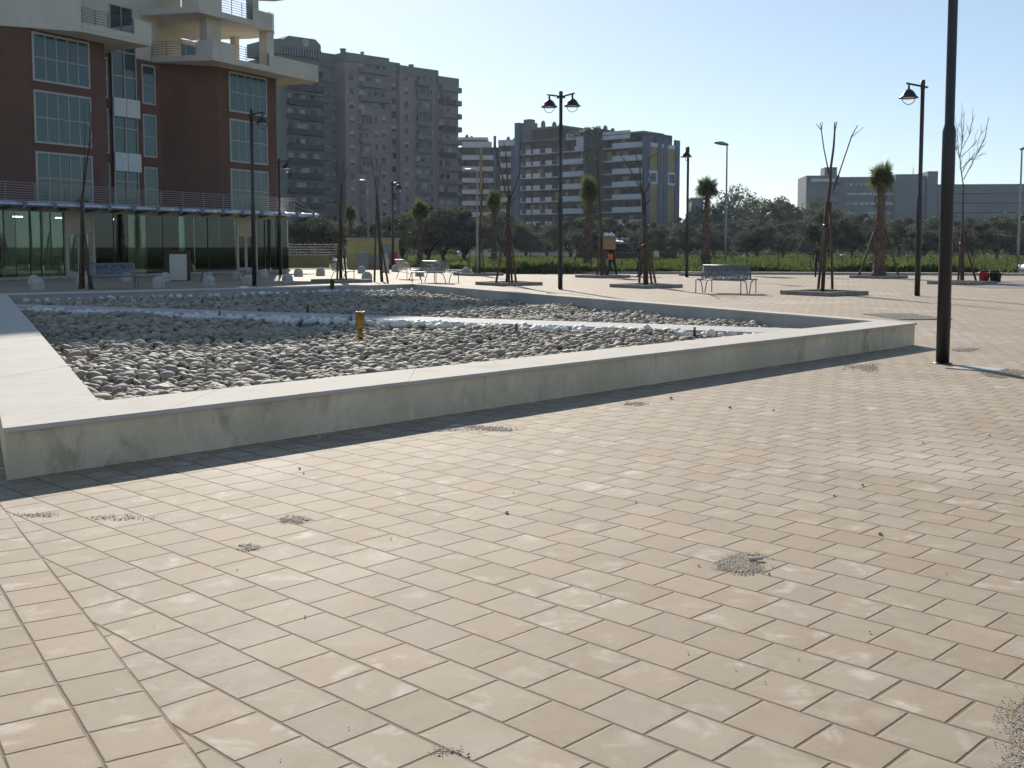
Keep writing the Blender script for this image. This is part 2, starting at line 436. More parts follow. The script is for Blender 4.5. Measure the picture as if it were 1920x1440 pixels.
# kerb and pavement edge at the back of the plaza
kb = MB()
def kerb_run(a, b, w, h):
    a = Vector((*a, 0)); b = Vector((*b, 0)); d = (b-a).normalized(); n = Vector((-d.y, d.x, 0))
    kb.para(a, (b-a), n*w, (0, 0, h))
kerb_run(kM, kR, .9, .13); kerb_run(kL, kM, .35, .13)
tag(kb.build('kerb', M['kerb']), kind='structure')
sheet('lawn', [G(530, 505.5)[:2], G(655, 505.5)[:2], G(660, 501)[:2], G(530, 501)[:2]], .012, M['lawn'])

# ------------------------------------------------------------------ stone basin
ZC = .345; CT_ = .032
oFL, oFR = Vector(G(5, 803, ZC)), Vector(G(1720, 605, ZC))
iFL, iFR = Vector(G(185, 752, ZC)), Vector(G(1639, 602, ZC))
iBR, iBL = Vector(G(773, 532.5, ZC)), Vector(G(13, 552, ZC))
def perp(a, b): d = (b-a).normalized(); return Vector((d.y, -d.x, 0))
def isect(p, d, q, e):
    k = ((q.x-p.x)*e.y-(q.y-p.y)*e.x)/(d.x*e.y-d.y*e.x); return p+d*k
nr = perp(iBR, iFR)
if nr.x < 0: nr = -nr
nb_ = perp(iBL, iBR)
if nb_.y < 0: nb_ = -nb_
dr = (iBR-iFR); db = (iBR-iBL); dl = (iBL-iFL)
oBR = isect(oFR, dr, iBR+nb_*.62, db)
oBL = isect(oFL, dl, iBR+nb_*.62, db)
CEN = (iFL+iFR+iBR+iBL)/4
basin = thing('fountain_basin', 'low rendered stone basin with pale coping and a bed of cobbles', 'fountain basin', (CEN.x, CEN.y, 0))
def lerp(a, b, k): return a+(b-a)*k
def inset(p, k): d = (CEN-p); d.z = 0; return p+d.normalized()*k
OUT = [oFL, oFR, oBR, oBL]; INN = [iFL, iFR, iBR, iBL]
wo = [inset(p, .035) for p in OUT]; wi = [inset(p, -.03) for p in INN]
for i in range(4):
    j = (i+1) % 4
    b = MB(); b.prism([wo[i][:2], wo[j][:2], wi[j][:2], wi[i][:2]], -.02, ZC-CT_-.001)
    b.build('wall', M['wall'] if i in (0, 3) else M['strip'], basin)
    n = max(3, round((OUT[j]-OUT[i]).length/(1.15 if i != 3 else 1.5)))
    g = .0007/(OUT[j]-OUT[i]).length
    for k in range(n):
        a0, a1 = k/n+(g if k else 0), (k+1)/n-(g if k < n-1 else 0)
        q = [lerp(OUT[i], OUT[j], a0), lerp(OUT[i], OUT[j], a1), lerp(INN[i], INN[j], a1), lerp(INN[i], INN[j], a0)]
        c = sum(q, Vector())/4; jz = random.uniform(-.0012, .0012)
        b = MB(); b.prism([p[:2] for p in q], ZC-CT_+jz, ZC+jz); b.build('coping_slab', M['coping'], basin, bevel=.0015)
b = MB(); b.prism([p[:2] for p in wi], .0, .06); b.build('floor', M['bed'], basin)

def clip(poly, a, b_):
    """keep the left side of a->b"""
    out = []; d = b_-a
    sd = lambda p: d.x*(p.y-a.y)-d.y*(p.x-a.x)
    for i in range(len(poly)):
        p, q = poly[i], poly[(i+1) % len(poly)]
        sp, sq = sd(p), sd(q)
        if sp >= 0: out.append(p)
        if (sp >= 0) != (sq >= 0): out.append(p+(q-p)*(sp/(sp-sq)))
    return out
ZS = .24
s0, s1 = Vector(G(60, 574, ZS)), Vector(G(1420, 618, ZS)); s0.z = s1.z = 0
sd_ = (s1-s0).normalized(); sn = Vector((sd_.y, -sd_.x, 0))      # towards the camera
if sn.y > 0: sn = -sn
HW = .5
sp = [s0-sd_*6+sn*HW, s1+sd_*6+sn*HW, s1+sd_*6-sn*HW, s0-sd_*6-sn*HW]
inn2 = [Vector((p.x, p.y, 0)) for p in wi]
for i in range(4): sp = clip(sp, inn2[i], inn2[(i+1) % 4])
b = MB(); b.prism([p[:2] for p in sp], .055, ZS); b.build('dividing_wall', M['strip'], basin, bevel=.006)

# ------------------------------------------------------------------ cobbles
def ico(sub):
    t = (1+5**.5)/2
    v = [(-1, t, 0), (1, t, 0), (-1, -t, 0), (1, -t, 0), (0, -1, t), (0, 1, t), (0, -1, -t), (0, 1, -t), (t, 0, -1), (t, 0, 1), (-t, 0, -1), (-t, 0, 1)]
    v = [Vector(p).normalized() for p in v]
    f = [(0, 11, 5), (0, 5, 1), (0, 1, 7), (0, 7, 10), (0, 10, 11), (1, 5, 9), (5, 11, 4), (11, 10, 2), (10, 7, 6), (7, 1, 8), (3, 9, 4), (3, 4, 2), (3, 2, 6), (3, 6, 8), (3, 8, 9), (4, 9, 5), (2, 4, 11), (6, 2, 10), (8, 6, 7), (9, 8, 1)]
    for _ in range(sub):
        c = {}; nf = []
        def mid(a, b):
            k = (min(a, b), max(a, b))
            if k not in c: v.append(((v[a]+v[b])/2).normalized()); c[k] = len(v)-1
            return c[k]
        for a, b, d in f:
            x, y, z = mid(a, b), mid(b, d), mid(d, a); nf += [(a, x, z), (b, y, x), (d, z, y), (x, y, z)]
        f = nf
    return np.array([tuple(p) for p in v]), np.array(f)
I1, I2 = ico(1), ico(2)
def lump(base, amt, rng, freq=1.6):
    V, Fc = base; V = V.copy()
    k = rng.normal(size=(6, 3))*freq; ph = rng.uniform(0, 6.3, 6)
    d = sum(np.sin(V@k[i]+ph[i]) for i in range(6))/6
    return V*(1+amt*d)[:, None], Fc
SH1 = [lump(I1, .42, RNG, 1.5) for _ in range(18)]; SH2 = [lump(I2, .42, RNG, 1.5) for _ in range(18)]
WH2 = [lump(I2, .55, RNG, 2.2) for _ in range(10)]
def rotm(rz, rx, ry):
    cz, sz, cx, sx, cy, sy = math.cos(rz), math.sin(rz), math.cos(rx), math.sin(rx), math.cos(ry), math.sin(ry)
    Z = np.array([[cz, -sz, 0], [sz, cz, 0], [0, 0, 1]]); X = np.array([[1, 0, 0], [0, cx, -sx], [0, sx, cx]]); Y = np.array([[cy, 0, sy], [0, 1, 0], [-sy, 0, cy]])
    return Z@X@Y
def merged(name, items, mats, kind=None):
    Vs = []; Fs = []; n = 0
    for (V, Fc), A, p in items:
        Vs.append(V@A.T+p); Fs.append(Fc+n); n += len(V)
    o = np_obj(name, np_mesh(name, np.concatenate(Vs), np.concatenate(Fs), mats, smooth=True))
    if kind: o['kind'] = kind
    return o
def inside(p, poly, mar=0.0):
    for i in range(len(poly)):
        a, b_ = poly[i], poly[(i+1) % len(poly)]; d = (b_-a).normalized()
        if d.x*(p.y-a.y)-d.y*(p.x-a.x) < mar: return False
    return True
def proj(p):
    x, y, z = p[0], p[1], p[2]-H
    zc = y*CP-z*SP; return 960+F*x/zc, PY0-F*(y*SP+z*CP)/zc
items = []; near = []
xs = [p.x for p in inn2]; ys = [p.y for p in inn2]
SPC = .098
y = min(ys)
while y < max(ys):
    x = min(xs)
    spc = SPC if y < 22 else .115
    while x < max(xs):
        p = Vector((x+random.uniform(-.05, .05), y+random.uniform(-.05, .05), 0))
        x += spc
        if not inside(p, inn2, .05): continue
        q = (p-s0).dot(sn)
        if abs(q) < HW+.04: continue
        a = random.triangular(.030, .104, .050); bb = a*random.uniform(.6, .88); cc = a*random.uniform(.38, .62)
        hump = .045*math.sin(p.x*.9+p.y*.4)+.03*math.sin(p.x*2.1-p.y*1.3)
        z = .118+hump+random.uniform(-.03, .045)
        A = rotm(random.uniform(0, 6.28), random.gauss(0, .34), random.gauss(0, .34))@np.diag([a, bb, cc])
        nr_ = p.y < 15
        it = (random.choice(SH2 if nr_ else SH1), A, np.array([p.x, p.y, z]))
        px, py = proj((p.x, p.y, z+cc))
        edge = 752-(px-185)*.1032
        if py < edge-2 and px > 190-(752-py)*.82 and p.y < 16.5 and a > .05: near.append((p.y/a, len(items)))
        items.append(it)
    y += spc*.92
near.sort(); pick = set(i for _, i in near[:300])
CL = 'rounded grey-beige cobble lying in the sunlit near corner of the basin'
for i in sorted(pick):
    (V, Fc), A, p = items[i]
    o = np_obj('cobble', np_mesh('cobble', V@A.T, Fc, M['cobble'], smooth=True), loc=p)
    tag(o, CL, 'stone', 'cobbles in the near corner of the basin')
merged('cobble_bed', [it for i, it in enumerate(items) if i not in pick], M['cobble'], 'stuff')
# white stones along the dividing wall and the back wall
WL = 'white marble pebble in the row along the low dividing wall of the basin'
WB = 'white marble pebble in the row at the foot of the back wall of the basin'
def white(p, lab, grp):
    a = random.uniform(.052, .098); V, Fc = random.choice(WH2)
    A = rotm(random.uniform(0, 6.28), random.gauss(0, .4), random.gauss(0, .4))@np.diag([a, a*random.uniform(.7, .95), a*random.uniform(.6, .85)])
    o = np_obj('white_pebble', np_mesh('white_pebble', V@A.T, Fc, M['white_stone'], smooth=True), loc=p)
    tag(o, lab, 'stone', grp)
cnt = 0; t = -1.5; L_ = (s1-s0).length+3
while t < L_ and cnt < 225:
    for r_ in range(2):
        p = s0+sd_*(t+random.uniform(-.05, .05))+sn*(HW+.08+r_*.12+random.uniform(-.03, .05))
        if random.random() < (.98 if r_ == 0 else .7) and inside(p, inn2, .06):
            white((p.x, p.y, .18+random.uniform(-.02, .03)), WL, 'white pebbles along the dividing wall'); cnt += 1
    t += .14
cnt = 0; Lb = (inn2[3]-inn2[2]).length; t = .2; bd = (inn2[3]-inn2[2]).normalized()
bn = Vector((bd.y, -bd.x, 0)); bn = bn if bn.y < 0 else -bn
while t < Lb-.3 and cnt < 75:
    p = inn2[2]+bd*t+bn*random.uniform(.08, .3)
    white((p.x, p.y, .15+random.uniform(-.01, .05)), WB, 'white pebbles along the back wall'); cnt += 1
    t += .13 if t < 3.2 else .26

# ------------------------------------------------------------------ fountain nozzles
def nozzle(px, py, label, h, rr, m):
    p = G(px, py, .12); o = thing('fountain_nozzle', label, 'fountain nozzle', p, group='brass fountain nozzles')
    b = MB(); b.lathe([(rr*.55, 0), (rr*.55, h*.1), (rr*1.05, h*.1), (rr*1.05, h*.16), (rr*.8, h*.17), (rr*.8, h*.24), (rr*.45, h*.26), (rr*.45, h*.36)], n=20); b.build('base', m, o, False)
    b = MB(); b.lathe([(rr*.5, h*.36), (rr*.72, h*.41), (rr*.95, h*.46), (rr*.95, h*.985), (rr, h*.985), (rr, h), (rr*.8, h), (rr*.8, h*.93), (0.0001, h*.93)], n=24); b.build('barrel', m, o, False)
nozzle(676, 637, 'tall polished brass fountain nozzle standing in the sunlit cobbles', .42, .066, M['brass'])
nozzle(623, 551, 'dull brass fountain nozzle by the far back wall of the basin', .42, .066, M['brass_old'])
STUBS = [(658, 612, 'short brown jet pipe just left of the tall brass nozzle'), (412, 602, 'short jet pipe among the white pebbles left of the dark lamp post'), (221, 570, 'short jet pipe near the left end of the far cobbles'),
         (380, 573, 'short jet pipe in the shaded far cobbles'), (577, 586, 'short jet pipe beside the shaded dividing wall'), (968, 629, 'brown jet pipe by the white pebbles in the sun'), (1073, 599, 'brown jet pipe in the sunlit far cobbles'), (1302, 637, 'short dark jet pipe at the right tip of the near cobbles')]
for px, py, lab in STUBS:
    p = G(px, py, .12); b = MB(); b.lathe([(.02, 0), (.02, .1), (.028, .1), (.028, .13), (.018, .14), (.018, .19), (.0001, .19)], n=12)
    o = b.build('jet_pipe', M['brass_old'], None, False); o.location = p; tag(o, lab, 'jet pipe', 'short jet pipes in the cobbles')
# ------------------------------------------------------------------ red and cream building on the left
M['red_plaster'] = plain('red plaster', (.135, .073, .053), .85, 0, .10, 1.2, .25, .2, .004, 40, obj=False, dirt=((.085, .042, .034), .5, .5))
M['cream'] = plain('cream plaster', (.53, .495, .43), .85, 0, .06, 1.2, .25, .2, .004, 40, obj=False, dirt=((.42, .37, .28), .6, .45))
M['frame'] = plain('pale window frame', (.40, .38, .34), .6, 0, .06, 4, .4, 0, obj=False)
M['beige_frame'] = plain('beige door frame', (.42, .36, .27), .6, 0, .08, 4, .4, 0, obj=False)
M['pane_a'] = glass_mat('upper window glass', (.05, .10, .11), (.70, .84, .84), .85, (.045, .07, .07), .03, 1.55, .05)
M['shop_glass'] = glass_mat('green shop glass', (.62, .74, .69), (.72, .85, .83), .0, (0, 0, 0), .01, 1.45, .0)
M['panel'] = plain('pale spandrel panel', (.50, .55, .56), .35, 0, .05, 4, .5, 0, obj=False)
M['rail_blue'] = plain('blue grey railing', (.07, .10, .13), .45, .3, .1, 6, .5, 0, obj=False)
M['rail_pale'] = plain('pale tube railing', (.40, .35, .32), .4, .3, .1, 6, .5, 0, obj=False)
M['canopy'] = plain('canopy metal', (.42, .46, .54), .28, .75, .08, 3, .5, .05, .002, 8, obj=False)
M['canopy_dark'] = plain('canopy bracket', (.10, .15, .24), .45, .3, .1, 3, .5, 0, obj=False)
M['interior'] = plain('shop interior', (.36, .37, .34), .8, 0, .2, .8, .3, 0, obj=False)
M['interior_floor'] = plain('shop floor', (.30, .29, .27), .4, 0, .1, 2, .4, 0, obj=False)

o_ = G(121, 521.7); A = Fac(o_[:2], (.47, .883))
P1, PR = A.back(1.5), A.back(3.5)
rb = thing('apartment_building', 'dark red and cream apartment block with glazed ground floor and curved balconies', 'building', A.P(7, 0, -6))
q = lambda s, t: A.P(s, 0, t)[:2]
dS, dT = -.80, -.606
Z0, Z1 = 3.5, 11.74
lb = [q(-.3, -1.5), q(4.1, -1.5), q(4.1, -12), q(-.3+dS*11, -12), q(-.3+dS*11, -1.5+dT*11)]
MB().prism(lb, Z0, Z1).build('red_wall', M['red_plaster'], rb)
MB().prism([q(4.1, -3.5), q(9.79, -3.5), q(9.79, -12), q(4.1, -12)], Z0, Z1).build('recess_wall', M['red_plaster'], rb)
arc = [q(17.0+.74*math.sin(a), -2.24+.74*math.cos(a)) for a in [R(x) for x in range(0, 91, 10)]]
b = MB(); b.prism([q(9.79, -3.5), q(12.17, -1.5)]+arc+[q(17.74, -12), q(9.79, -12)], Z0, Z1); b.build('red_wall', M['red_plaster'], rb)

def window(fac, s0, s1, z0, z1, nx, trans, parent, fm, gm, fw=.09, out=.05, mul=.042, name='window'):
    b = MB(); a, c = s0+fw, s1-fw
    b.fbox(fac, s0, s1, z0, z0+fw, .002, out); b.fbox(fac, s0, s1, z1-fw, z1, .002, out)
    b.fbox(fac, s0, a, z0+fw, z1-fw, .002, out); b.fbox(fac, c, s1, z0+fw, z1-fw, .002, out)
    for i in range(1, nx):
        x = a+(c-a)*i/nx; b.fbox(fac, x-mul/2, x+mul/2, z0+fw, z1-fw, .004, out-.006)
    for f in trans:
        z = z0+(z1-z0)*f; b.fbox(fac, a, c, z-mul/2, z+mul/2, .004, out-.009)
    w = b.build(name, fm, parent)
    g = MB(); g.fbox(fac, s0+.02, s1-.02, z0+.02, z1-.02, .003, .018); g.build('pane', gm, w)
    return w
ROWS = [(9.33, 11.62), (6.42, 8.92), (3.56, 6.03)]
for z0, z1 in ROWS:
    window(P1, -.22, 3.12, z0, z1, 5, [.49], rb, M['frame'], M['pane_a'])
    window(P1, 13.08, 16.36, z0, z1, 5, [.5], rb, M['frame'], M['pane_a'])
    for a, c in ((197.5, 208.5), (272, 297)):
        window(PR, PR.s(a), PR.s(c), z0+.02, z1-.12, 1, [.48], rb, M['frame'], M['pane_a'], .08)
# glazed oriel in the recess
oa, oc = PR.s(214), PR.s(258)
b = MB(); b.fbox(PR, oa, oc, 3.5, 12.3, .002, .13); ow = b.build('oriel_window', M['pane_a'], rb)
b = MB()
for x in (oa-.03, (oa+oc)/2-.03, oc-.03): b.fbox(PR, x, x+.06, 3.5, 12.3, .13, .19)
for z in (3.6, 5.0, 7.85, 10.6, 11.9): b.fbox(PR, oa, oc, z-.03, z+.03, .13, .175)
b.build('frame', M['frame'], ow)
for z in (5.55, 8.45):
    b = MB(); m_ = (oa+oc)/2
    b.fbox(PR, oa-.06, m_-.02, z, z+.98, .20, .30); b.fbox(PR, m_+.02, oc+.12, z, z+.98, .20, .30); b.build('spandrel_panel', M['panel'], rb)

# cream storeys: walls, slabs, parapets
def railing(fac, s0, s1, z0, z1, t, n, parent, m, posts=1.0, r=.014):
    b = MB(); k = max(1, round((s1-s0)/posts))
    for i in range(k+1):
        s = s0+(s1-s0)*i/k; b.tube([fac.P(s, z0, t), fac.P(s, z1, t)], r*1.3, 6)
    for i in range(n): z = z0+(z1-z0)*(i+1)/n; b.tube([fac.P(s0, z, t), fac.P(s1, z, t)], r, 5)
    return b.build('railing', m, parent)
ZB = 11.75
# upper walls
MB().prism([q(-9, -3.6), q(9.79, -3.6), q(9.79, -12), q(-9, -12)], ZB, 17.2).build('cream_wall', M['cream'], rb)
MB().prism([q(9.80, -5.2), q(13.2, -5.2), q(13.2, -12), q(9.80, -12)], ZB, 17.2).build('cream_wall', M['cream'], rb)
MB().prism([q(13.21, -6.8), q(17.2, -6.8), q(17.2, -12), q(13.21, -12)], ZB, 14.2).build('cream_wall', M['cream'], rb)
PW = A.back(5.2); PX = A.back(3.6)
window(PW, 10.0, 11.0, 11.95, 14.0, 2, [], rb, M['frame'], M['pane_a'], .07, name='balcony_door')
window(A.back(6.8), 14.2, 16.0, 11.95, 13.95, 2, [], rb, M['frame'], M['pane_a'], .07, name='balcony_door')
window(PX, PX.s(215), PX.s(258), 11.95, 14.4, 2, [.45], rb, M['frame'], M['pane_a'], .06, name='balcony_door')
window(PX, 2.2, 4.2, 11.95, 14.1, 2, [], rb, M['frame'], M['pane_a'], .06, name='balcony_door')
# left balcony
bl = MB(); bl.prism([q(1.43, 0), q(5.8, 0), q(5.8, -3.6), q(1.43+dS*12, -3.61+.005), q(1.43+dS*12, dT*12+3)], ZB, ZB+.14) if False else bl.prism([q(1.43, 0), q(5.8, 0), q(5.8, -3.59), q(-8.6, -3.59), q(1.43+dS*5.9, dT*5.9)], ZB-.01, ZB+.14)
balc = bl.build('balcony', M['cream'], rb)
c0, c1 = Vector(A.P(1.43, 0, 0)), Vector(A.P(1.43+dS*5.9, 0, dT*5.9))
b = MB(); dd = c1-c0; nn = Vector((-dd.y, dd.x, 0)).normalized()
if nn.dot(Vector((A.n[0], A.n[1], 0))) > 0: nn = -nn
b.para(c0+Vector((0, 0, ZB+.141)), dd, nn*.15, (0, 0, 1.5)); b.build('parapet', M['cream'], balc)
b = MB(); b.fbox(A, 1.45, 4.66, ZB+.141, ZB+.42, -.15, .02); b.fbox(A, 4.67, 5.81, ZB+.1, ZB+1.16, -.15, .03)
b.fbox(A, 5.66, 5.81, ZB+.141, ZB+1.15, -3.5, -.16); b.build('parapet', M['cream'], balc)
railing(A, 1.5, 4.66, ZB+.42, ZB+1.15, -.06, 6, balc, M['rail_blue'], .8)
# right balcony, its end rounded
ra = [q(19.35+.45*math.sin(R(x)), -.45+.45*math.cos(R(x))) for x in (0, 30, 60, 90)]
rs = [q(9.2, -3.59), q(10.22, 0)]+ra+[q(19.4, -3.0), q(18.0, -5.0), q(17.3, -6.5), q(9.2, -6.5)]
b = MB(); b.prism(rs, ZB-.011, ZB+.14); balc = b.build('balcony', M['cream'], rb)
def wall_on(b, pts, z0, z1, th):
    for i in range(len(pts)-1):
        p, r_ = Vector((*pts[i], 0)), Vector((*pts[i+1], 0)); d = r_-p; n = Vector((-d.y, d.x, 0)).normalized()
        c = Vector((*q(14, -3), 0))
        if n.dot(c-p) < 0: n = -n
        b.para(p+Vector((0, 0, z0)), d, n*th, (0, 0, z1-z0))
b = MB(); wall_on(b, [q(9.97, -.86), q(10.22, .02), q(12.0, .02)], ZB-.05, ZB+1.06, .15); b.build('parapet', M['cream'], balc)
b = MB(); wall_on(b, [q(14.9, .02), q(19.35, .02)]+[(p[0], p[1]) for p in ra[1:]]+[q(19.4, -3.0)], ZB-.05, ZB+.97, .15); b.build('parapet', M['cream'], balc)
b = MB(); wall_on(b, [q(12.01, .015), q(14.89, .015)], ZB-.04, ZB+.28, .14); b.build('parapet', M['cream'], balc); b = MB(); wall_on(b, [q(9.2, -3.55), q(9.96, -.87)], ZB-.04, ZB+.26, .12); b.build('parapet', M['cream'], balc)
railing(A, 12.02, 14.88, ZB+.28, ZB+1.06, -.05, 6, balc, M['rail_blue'], .95)
sf = Fac(q(9.2, -3.55), (q(9.96, -.87)[0]-q(9.2, -3.55)[0], q(9.96, -.87)[1]-q(9.2, -3.55)[1]))
railing(sf, .05, 2.75, ZB+.26, ZB+1.06, 0, 6, balc, M['rail_blue'], .9)
for a, c, t0 in ((388, 414, .7), (499, 513, .35)):
    fc = A.back(t0); b = MB(); b.fbox(fc, fc.s(a, 60), fc.s(c, 60), ZB+.14, 14.14, -.55, 0); b.build('column', M['cream'], rb)
b = MB(); b.fbox(A, 15.6, 15.95, ZB+.14, 14.14, -3.6, -3.2); b.build('column', M['cream'], rb)
# balcony one storey up
Z2 = 14.15
rs2 = [q(8.4, -3.59), q(9.26, 0), q(15.25, 0), q(15.3, -.2)]+[q(15.3+1.3*math.sin(R(x)), -1.6+1.3*math.cos(R(x))) for x in range(0, 100, 15)]+[q(16.6, -3), q(15.2, -6.4), q(8.4, -6.4)]
b = MB(); b.prism(rs2, Z2, Z2+.16); balc = b.build('balcony', M['cream'], rb)
b = MB(); wall_on(b, [q(9.0, -1.0), q(9.26, .02), q(11.0, .02)], Z2-.05, Z2+1.1, .15); wall_on(b, [q(13.55, .02), q(15.25, .02), q(15.3, -.25)], Z2-.05, Z2+.95, .15); wall_on(b, [q(11.01, .015), q(13.54, .015)], Z2-.04, Z2+.3, .14)
wall_on(b, [q(8.4, -3.55), q(8.99, -1.01)], Z2-.04, Z2+.28, .12); b.build('parapet', M['cream'], balc)
railing(A, 11.02, 13.53, Z2+.3, Z2+1.1, -.05, 6, balc, M['rail_blue'], .85)
b = MB(); ap = [(15.3+1.28*math.sin(R(x)), -1.6+1.28*math.cos(R(x))) for x in range(0, 100, 9)]
for i in range(5): b.tube([A.P(s, Z2+.3+i*.2, t) for s, t in ap], .016, 5)
for s, t in ap[::3]: b.tube([A.P(s, Z2+.16, t), A.P(s, Z2+1.12, t)], .02, 6)
b.build('railing', M['rail_blue'], balc)
for s in (9.7, 13.9): b = MB(); b.fbox(A, s, s+.5, Z2+.16, 17.1, -.8, -.3); b.build('column', M['cream'], rb)
# upper storeys, out of view: solid bay and outline shaped for their shadow
up = [q(-9, -1.5), q(4.5, -1.5), q(5.5, -3.6), q(8.6, -3.6), q(9.6, -.4), q(20.2, -.4), q(20.2, -4), q(17, -8), q(17, -12), q(-9, -12)]
MB().prism(up, 17.2, 21.4).build('upper_wall', M['cream'], rb)
MB().prism([q(-9, -1.5), q(4.5, -1.5), q(5.5, -3.6), q(8.6, -3.6), q(9.6, -1), q(15.5, -1), q(15.5, -12), q(-9, -12)], 21.41, 25.7).build('upper_wall', M['cream'], rb)
FU = A
for s in (10.6, 13.2, 15.8, 18.0):
    window(A.back(.4), s, s+1.5, 18.0, 20.4, 2, [], rb, M['frame'], M['pane_a'], .08)
b = MB(); prof = [(-8.2, 22.0), (-12.1, 25.1), (-12.8, 25.9), (-14, 27.0), (-15.1, 27.4), (-16.8, 27.4), (-17.4, 26.65), (-30, 26.5), (-30, 25.6), (-15, 21.42), (-10.2, 21.42)]  # unseen roof outline, added and shaped to cast the shadow edge over the basin
y0, y1 = 66.5, 69.5
n = len(prof); b.add([(x, y0, z) for x, z in prof]+[(x, y1, z) for x, z in prof], [tuple(range(n)), tuple(range(2*n-1, n-1, -1))]+[(i, n+i, n+(i+1) % n, (i+1) % n) for i in range(n)]); b.build('roof', M['cream'], rb)

# ground floor: glass front, doors, fascia, canopy
J = [-9.5, -7.6, -6, -4.6]+[A.s(x, 460) for x in (1, 30, 57, 78, 120)]
J2 = [A.s(x, 460) for x in (178, 214, 241, 274, 306, 336, 365, 390, 414, 442)]
J3 = [A.s(x, 460) for x in (482, 497, 507, 518, 529, 541)]
for js in (J, J2, J3):
    for a, c in zip(js[:-1], js[1:]):
        b = MB(); tl = random.uniform(-.03, .03); b.para(A.P(a+.012, .12, tl), tuple(Vector(A.P(c-.012, .12, -tl))-Vector(A.P(a+.012, .12, tl))), tuple(x*-.014 for x in (*A.n, 0)), (0, 0, 2.98)); w = b.build('shop_window', M['shop_glass'], rb)
        b = MB(); b.fbox(A, c-.02, c+.02, .12, 3.1, -.07, -.022); b.build('mullion', M['black'], w)
s_e = J3[-1]
for k in range(4):
    e0_, e1_ = Vector(A.P(s_e, .12, -.05-1.7*k)), Vector(A.P(s_e, .12, -.05-1.7*(k+1)+.03))
    b = MB(); b.para(e0_, e1_-e0_, Vector((A.u[0], A.u[1], 0))*.02, (0, 0, 2.98)); b.build('shop_window', M['shop_glass'], rb)
for xa, xc in ((122, 177), (443, 481)):
    a, c = A.s(xa, 460), A.s(xc, 460); m_ = (a+c)/2
    b = MB(); f = .16
    b.fbox(A, a, a+f, 0, 3.1, -.15, .06); b.fbox(A, c-f, c, 0, 3.1, -.15, .06); b.fbox(A, a+f, c-f, 2.36, 3.1, -.14, .03); b.fbox(A, a+f, c-f, 2.2, 2.355, -.15, .06)
    dr_ = b.build('entrance_door', M['beige_frame'], rb)
    b = MB()
    for x0, x1 in ((a+f, m_-.01), (m_+.01, c-f)):
        b.fbox(A, x0, x0+.09, .02, 2.2, -.1, -.03); b.fbox(A, x1-.09, x1, .02, 2.2, -.1, -.03); b.fbox(A, x0+.09, x1-.09, .02, .3, -.1, -.03); b.fbox(A, x0+.09, x1-.09, 2.08, 2.2, -.1, -.03)
    b.build('door_leaf', M['beige_frame'], dr_)
    b = MB()
    for x0, x1 in ((a+f, m_-.01), (m_+.01, c-f)): b.fbox(A, x0+.09, x1-.09, .3, 2.08, -.08, -.06)
    b.build('door_glass', M['shop_glass'], dr_)
b = MB(); b.fbox(A, -9.5, s_e+.02, 3.101, 3.48, -.3, .03); b.build('fascia', M['beige_frame'], rb)
b = MB(); b.fbox(A, -9.5, s_e, .0, .119, -.25, .12); b.build('plinth', M['kerb'], rb)
b = MB(); b.fbox(A, -9.5, s_e-.1, .02, .06, -7, -.26); b.build('shop_floor', M['interior_floor'], rb)
b = MB(); b.fbox(A, -9.5, s_e-.1, .06, 3.3, -7.2, -7.0); b.fbox(A, -9.5, -9.3, .06, 3.3, -6.9, -.3)
for s in (-6.5, -1.6, 3.6, 8.4, 12.2): b.fbox(A, s, s+.5, .06, 3.3, -2.6, -2.1)
for s, w, h in ((-4, 1.6, 1.1), (1.6, 1.2, 1.0), (5.5, 2.2, 1.3), (10, 1.5, .9)): b.fbox(A, s, s+w, .06, .06+h, -4.4, -3.6)
b.build('shop_interior', M['interior'], rb)
tl_ = NT('lit ceiling lamp'); em = tl_.n('ShaderNodeEmission'); em.inputs[0].default_value = (1, .97, .9, 1); em.inputs[1].default_value = 9; M['lit'] = tl_.done(em.outputs[0])
for s in (-5.4, -2.7, -.7, 2.2, 5.6, 9.0, 12.5, 15):
    b = MB(); b.fbox(A, s, s+.9, 2.92, 2.97, -3.2, -3.05); b.build('ceiling_lamp', M['lit'], rb)
b = MB(); b.fbox(A, -9.5, s_e+.0, 3.3, 3.48, -11.9, -.31); b.build('ground_floor_ceiling', M['cream'], rb)
b = MB(); b.fbox(A, -9.6, 17.5, 3.44, 3.5, -.3, 1.42); cn = b.build('canopy', M['canopy'], rb)
b = MB(); s = -9.5; b2 = MB()
while s < 17.3:
    e = min(s+1.55, 17.5)
    b.tube([A.P(s+.12, 3.36, 1.5), A.P(e-.12, 3.36, 1.5)], .115, 12); 
    b2 = MB(); b2.para(A.P(s-.09, 3.22, 1.3), tuple(x*.2 for x in (*A.u, 0)), tuple(x*.3 for x in (*A.n, 0)), (0, 0, .26))
    o0 = Vector(A.P(s-.04, 3.43, 0.04)); uu = Vector((*A.u, 0))*.08; nn = Vector((*A.n, 0))
    b2.add([o0, o0+nn*1.3, o0+nn*1.3-Vector((0, 0, .1)), o0-Vector((0, 0, .3)), o0+uu, o0+uu+nn*1.3, o0+uu+nn*1.3-Vector((0, 0, .1)), o0+uu-Vector((0, 0, .3))], [(0, 1, 2, 3), (7, 6, 5, 4), (0, 4, 5, 1), (1, 5, 6, 2), (2, 6, 7, 3), (3, 7, 4, 0)]); b2.build('bracket', M['canopy_dark'], cn)
    s += 1.55
b.build('edge_tube', M['canopy'], cn)
rl = railing(A, -9.4, 16.65, 3.5, 4.38, .3, 8, rb, M['rail_pale'], 1.5, .013)
eo = A.P(16.65, 0, .3)
rf = Fac(eo[:2], (-A.n[0], -A.n[1])); 
b = MB()
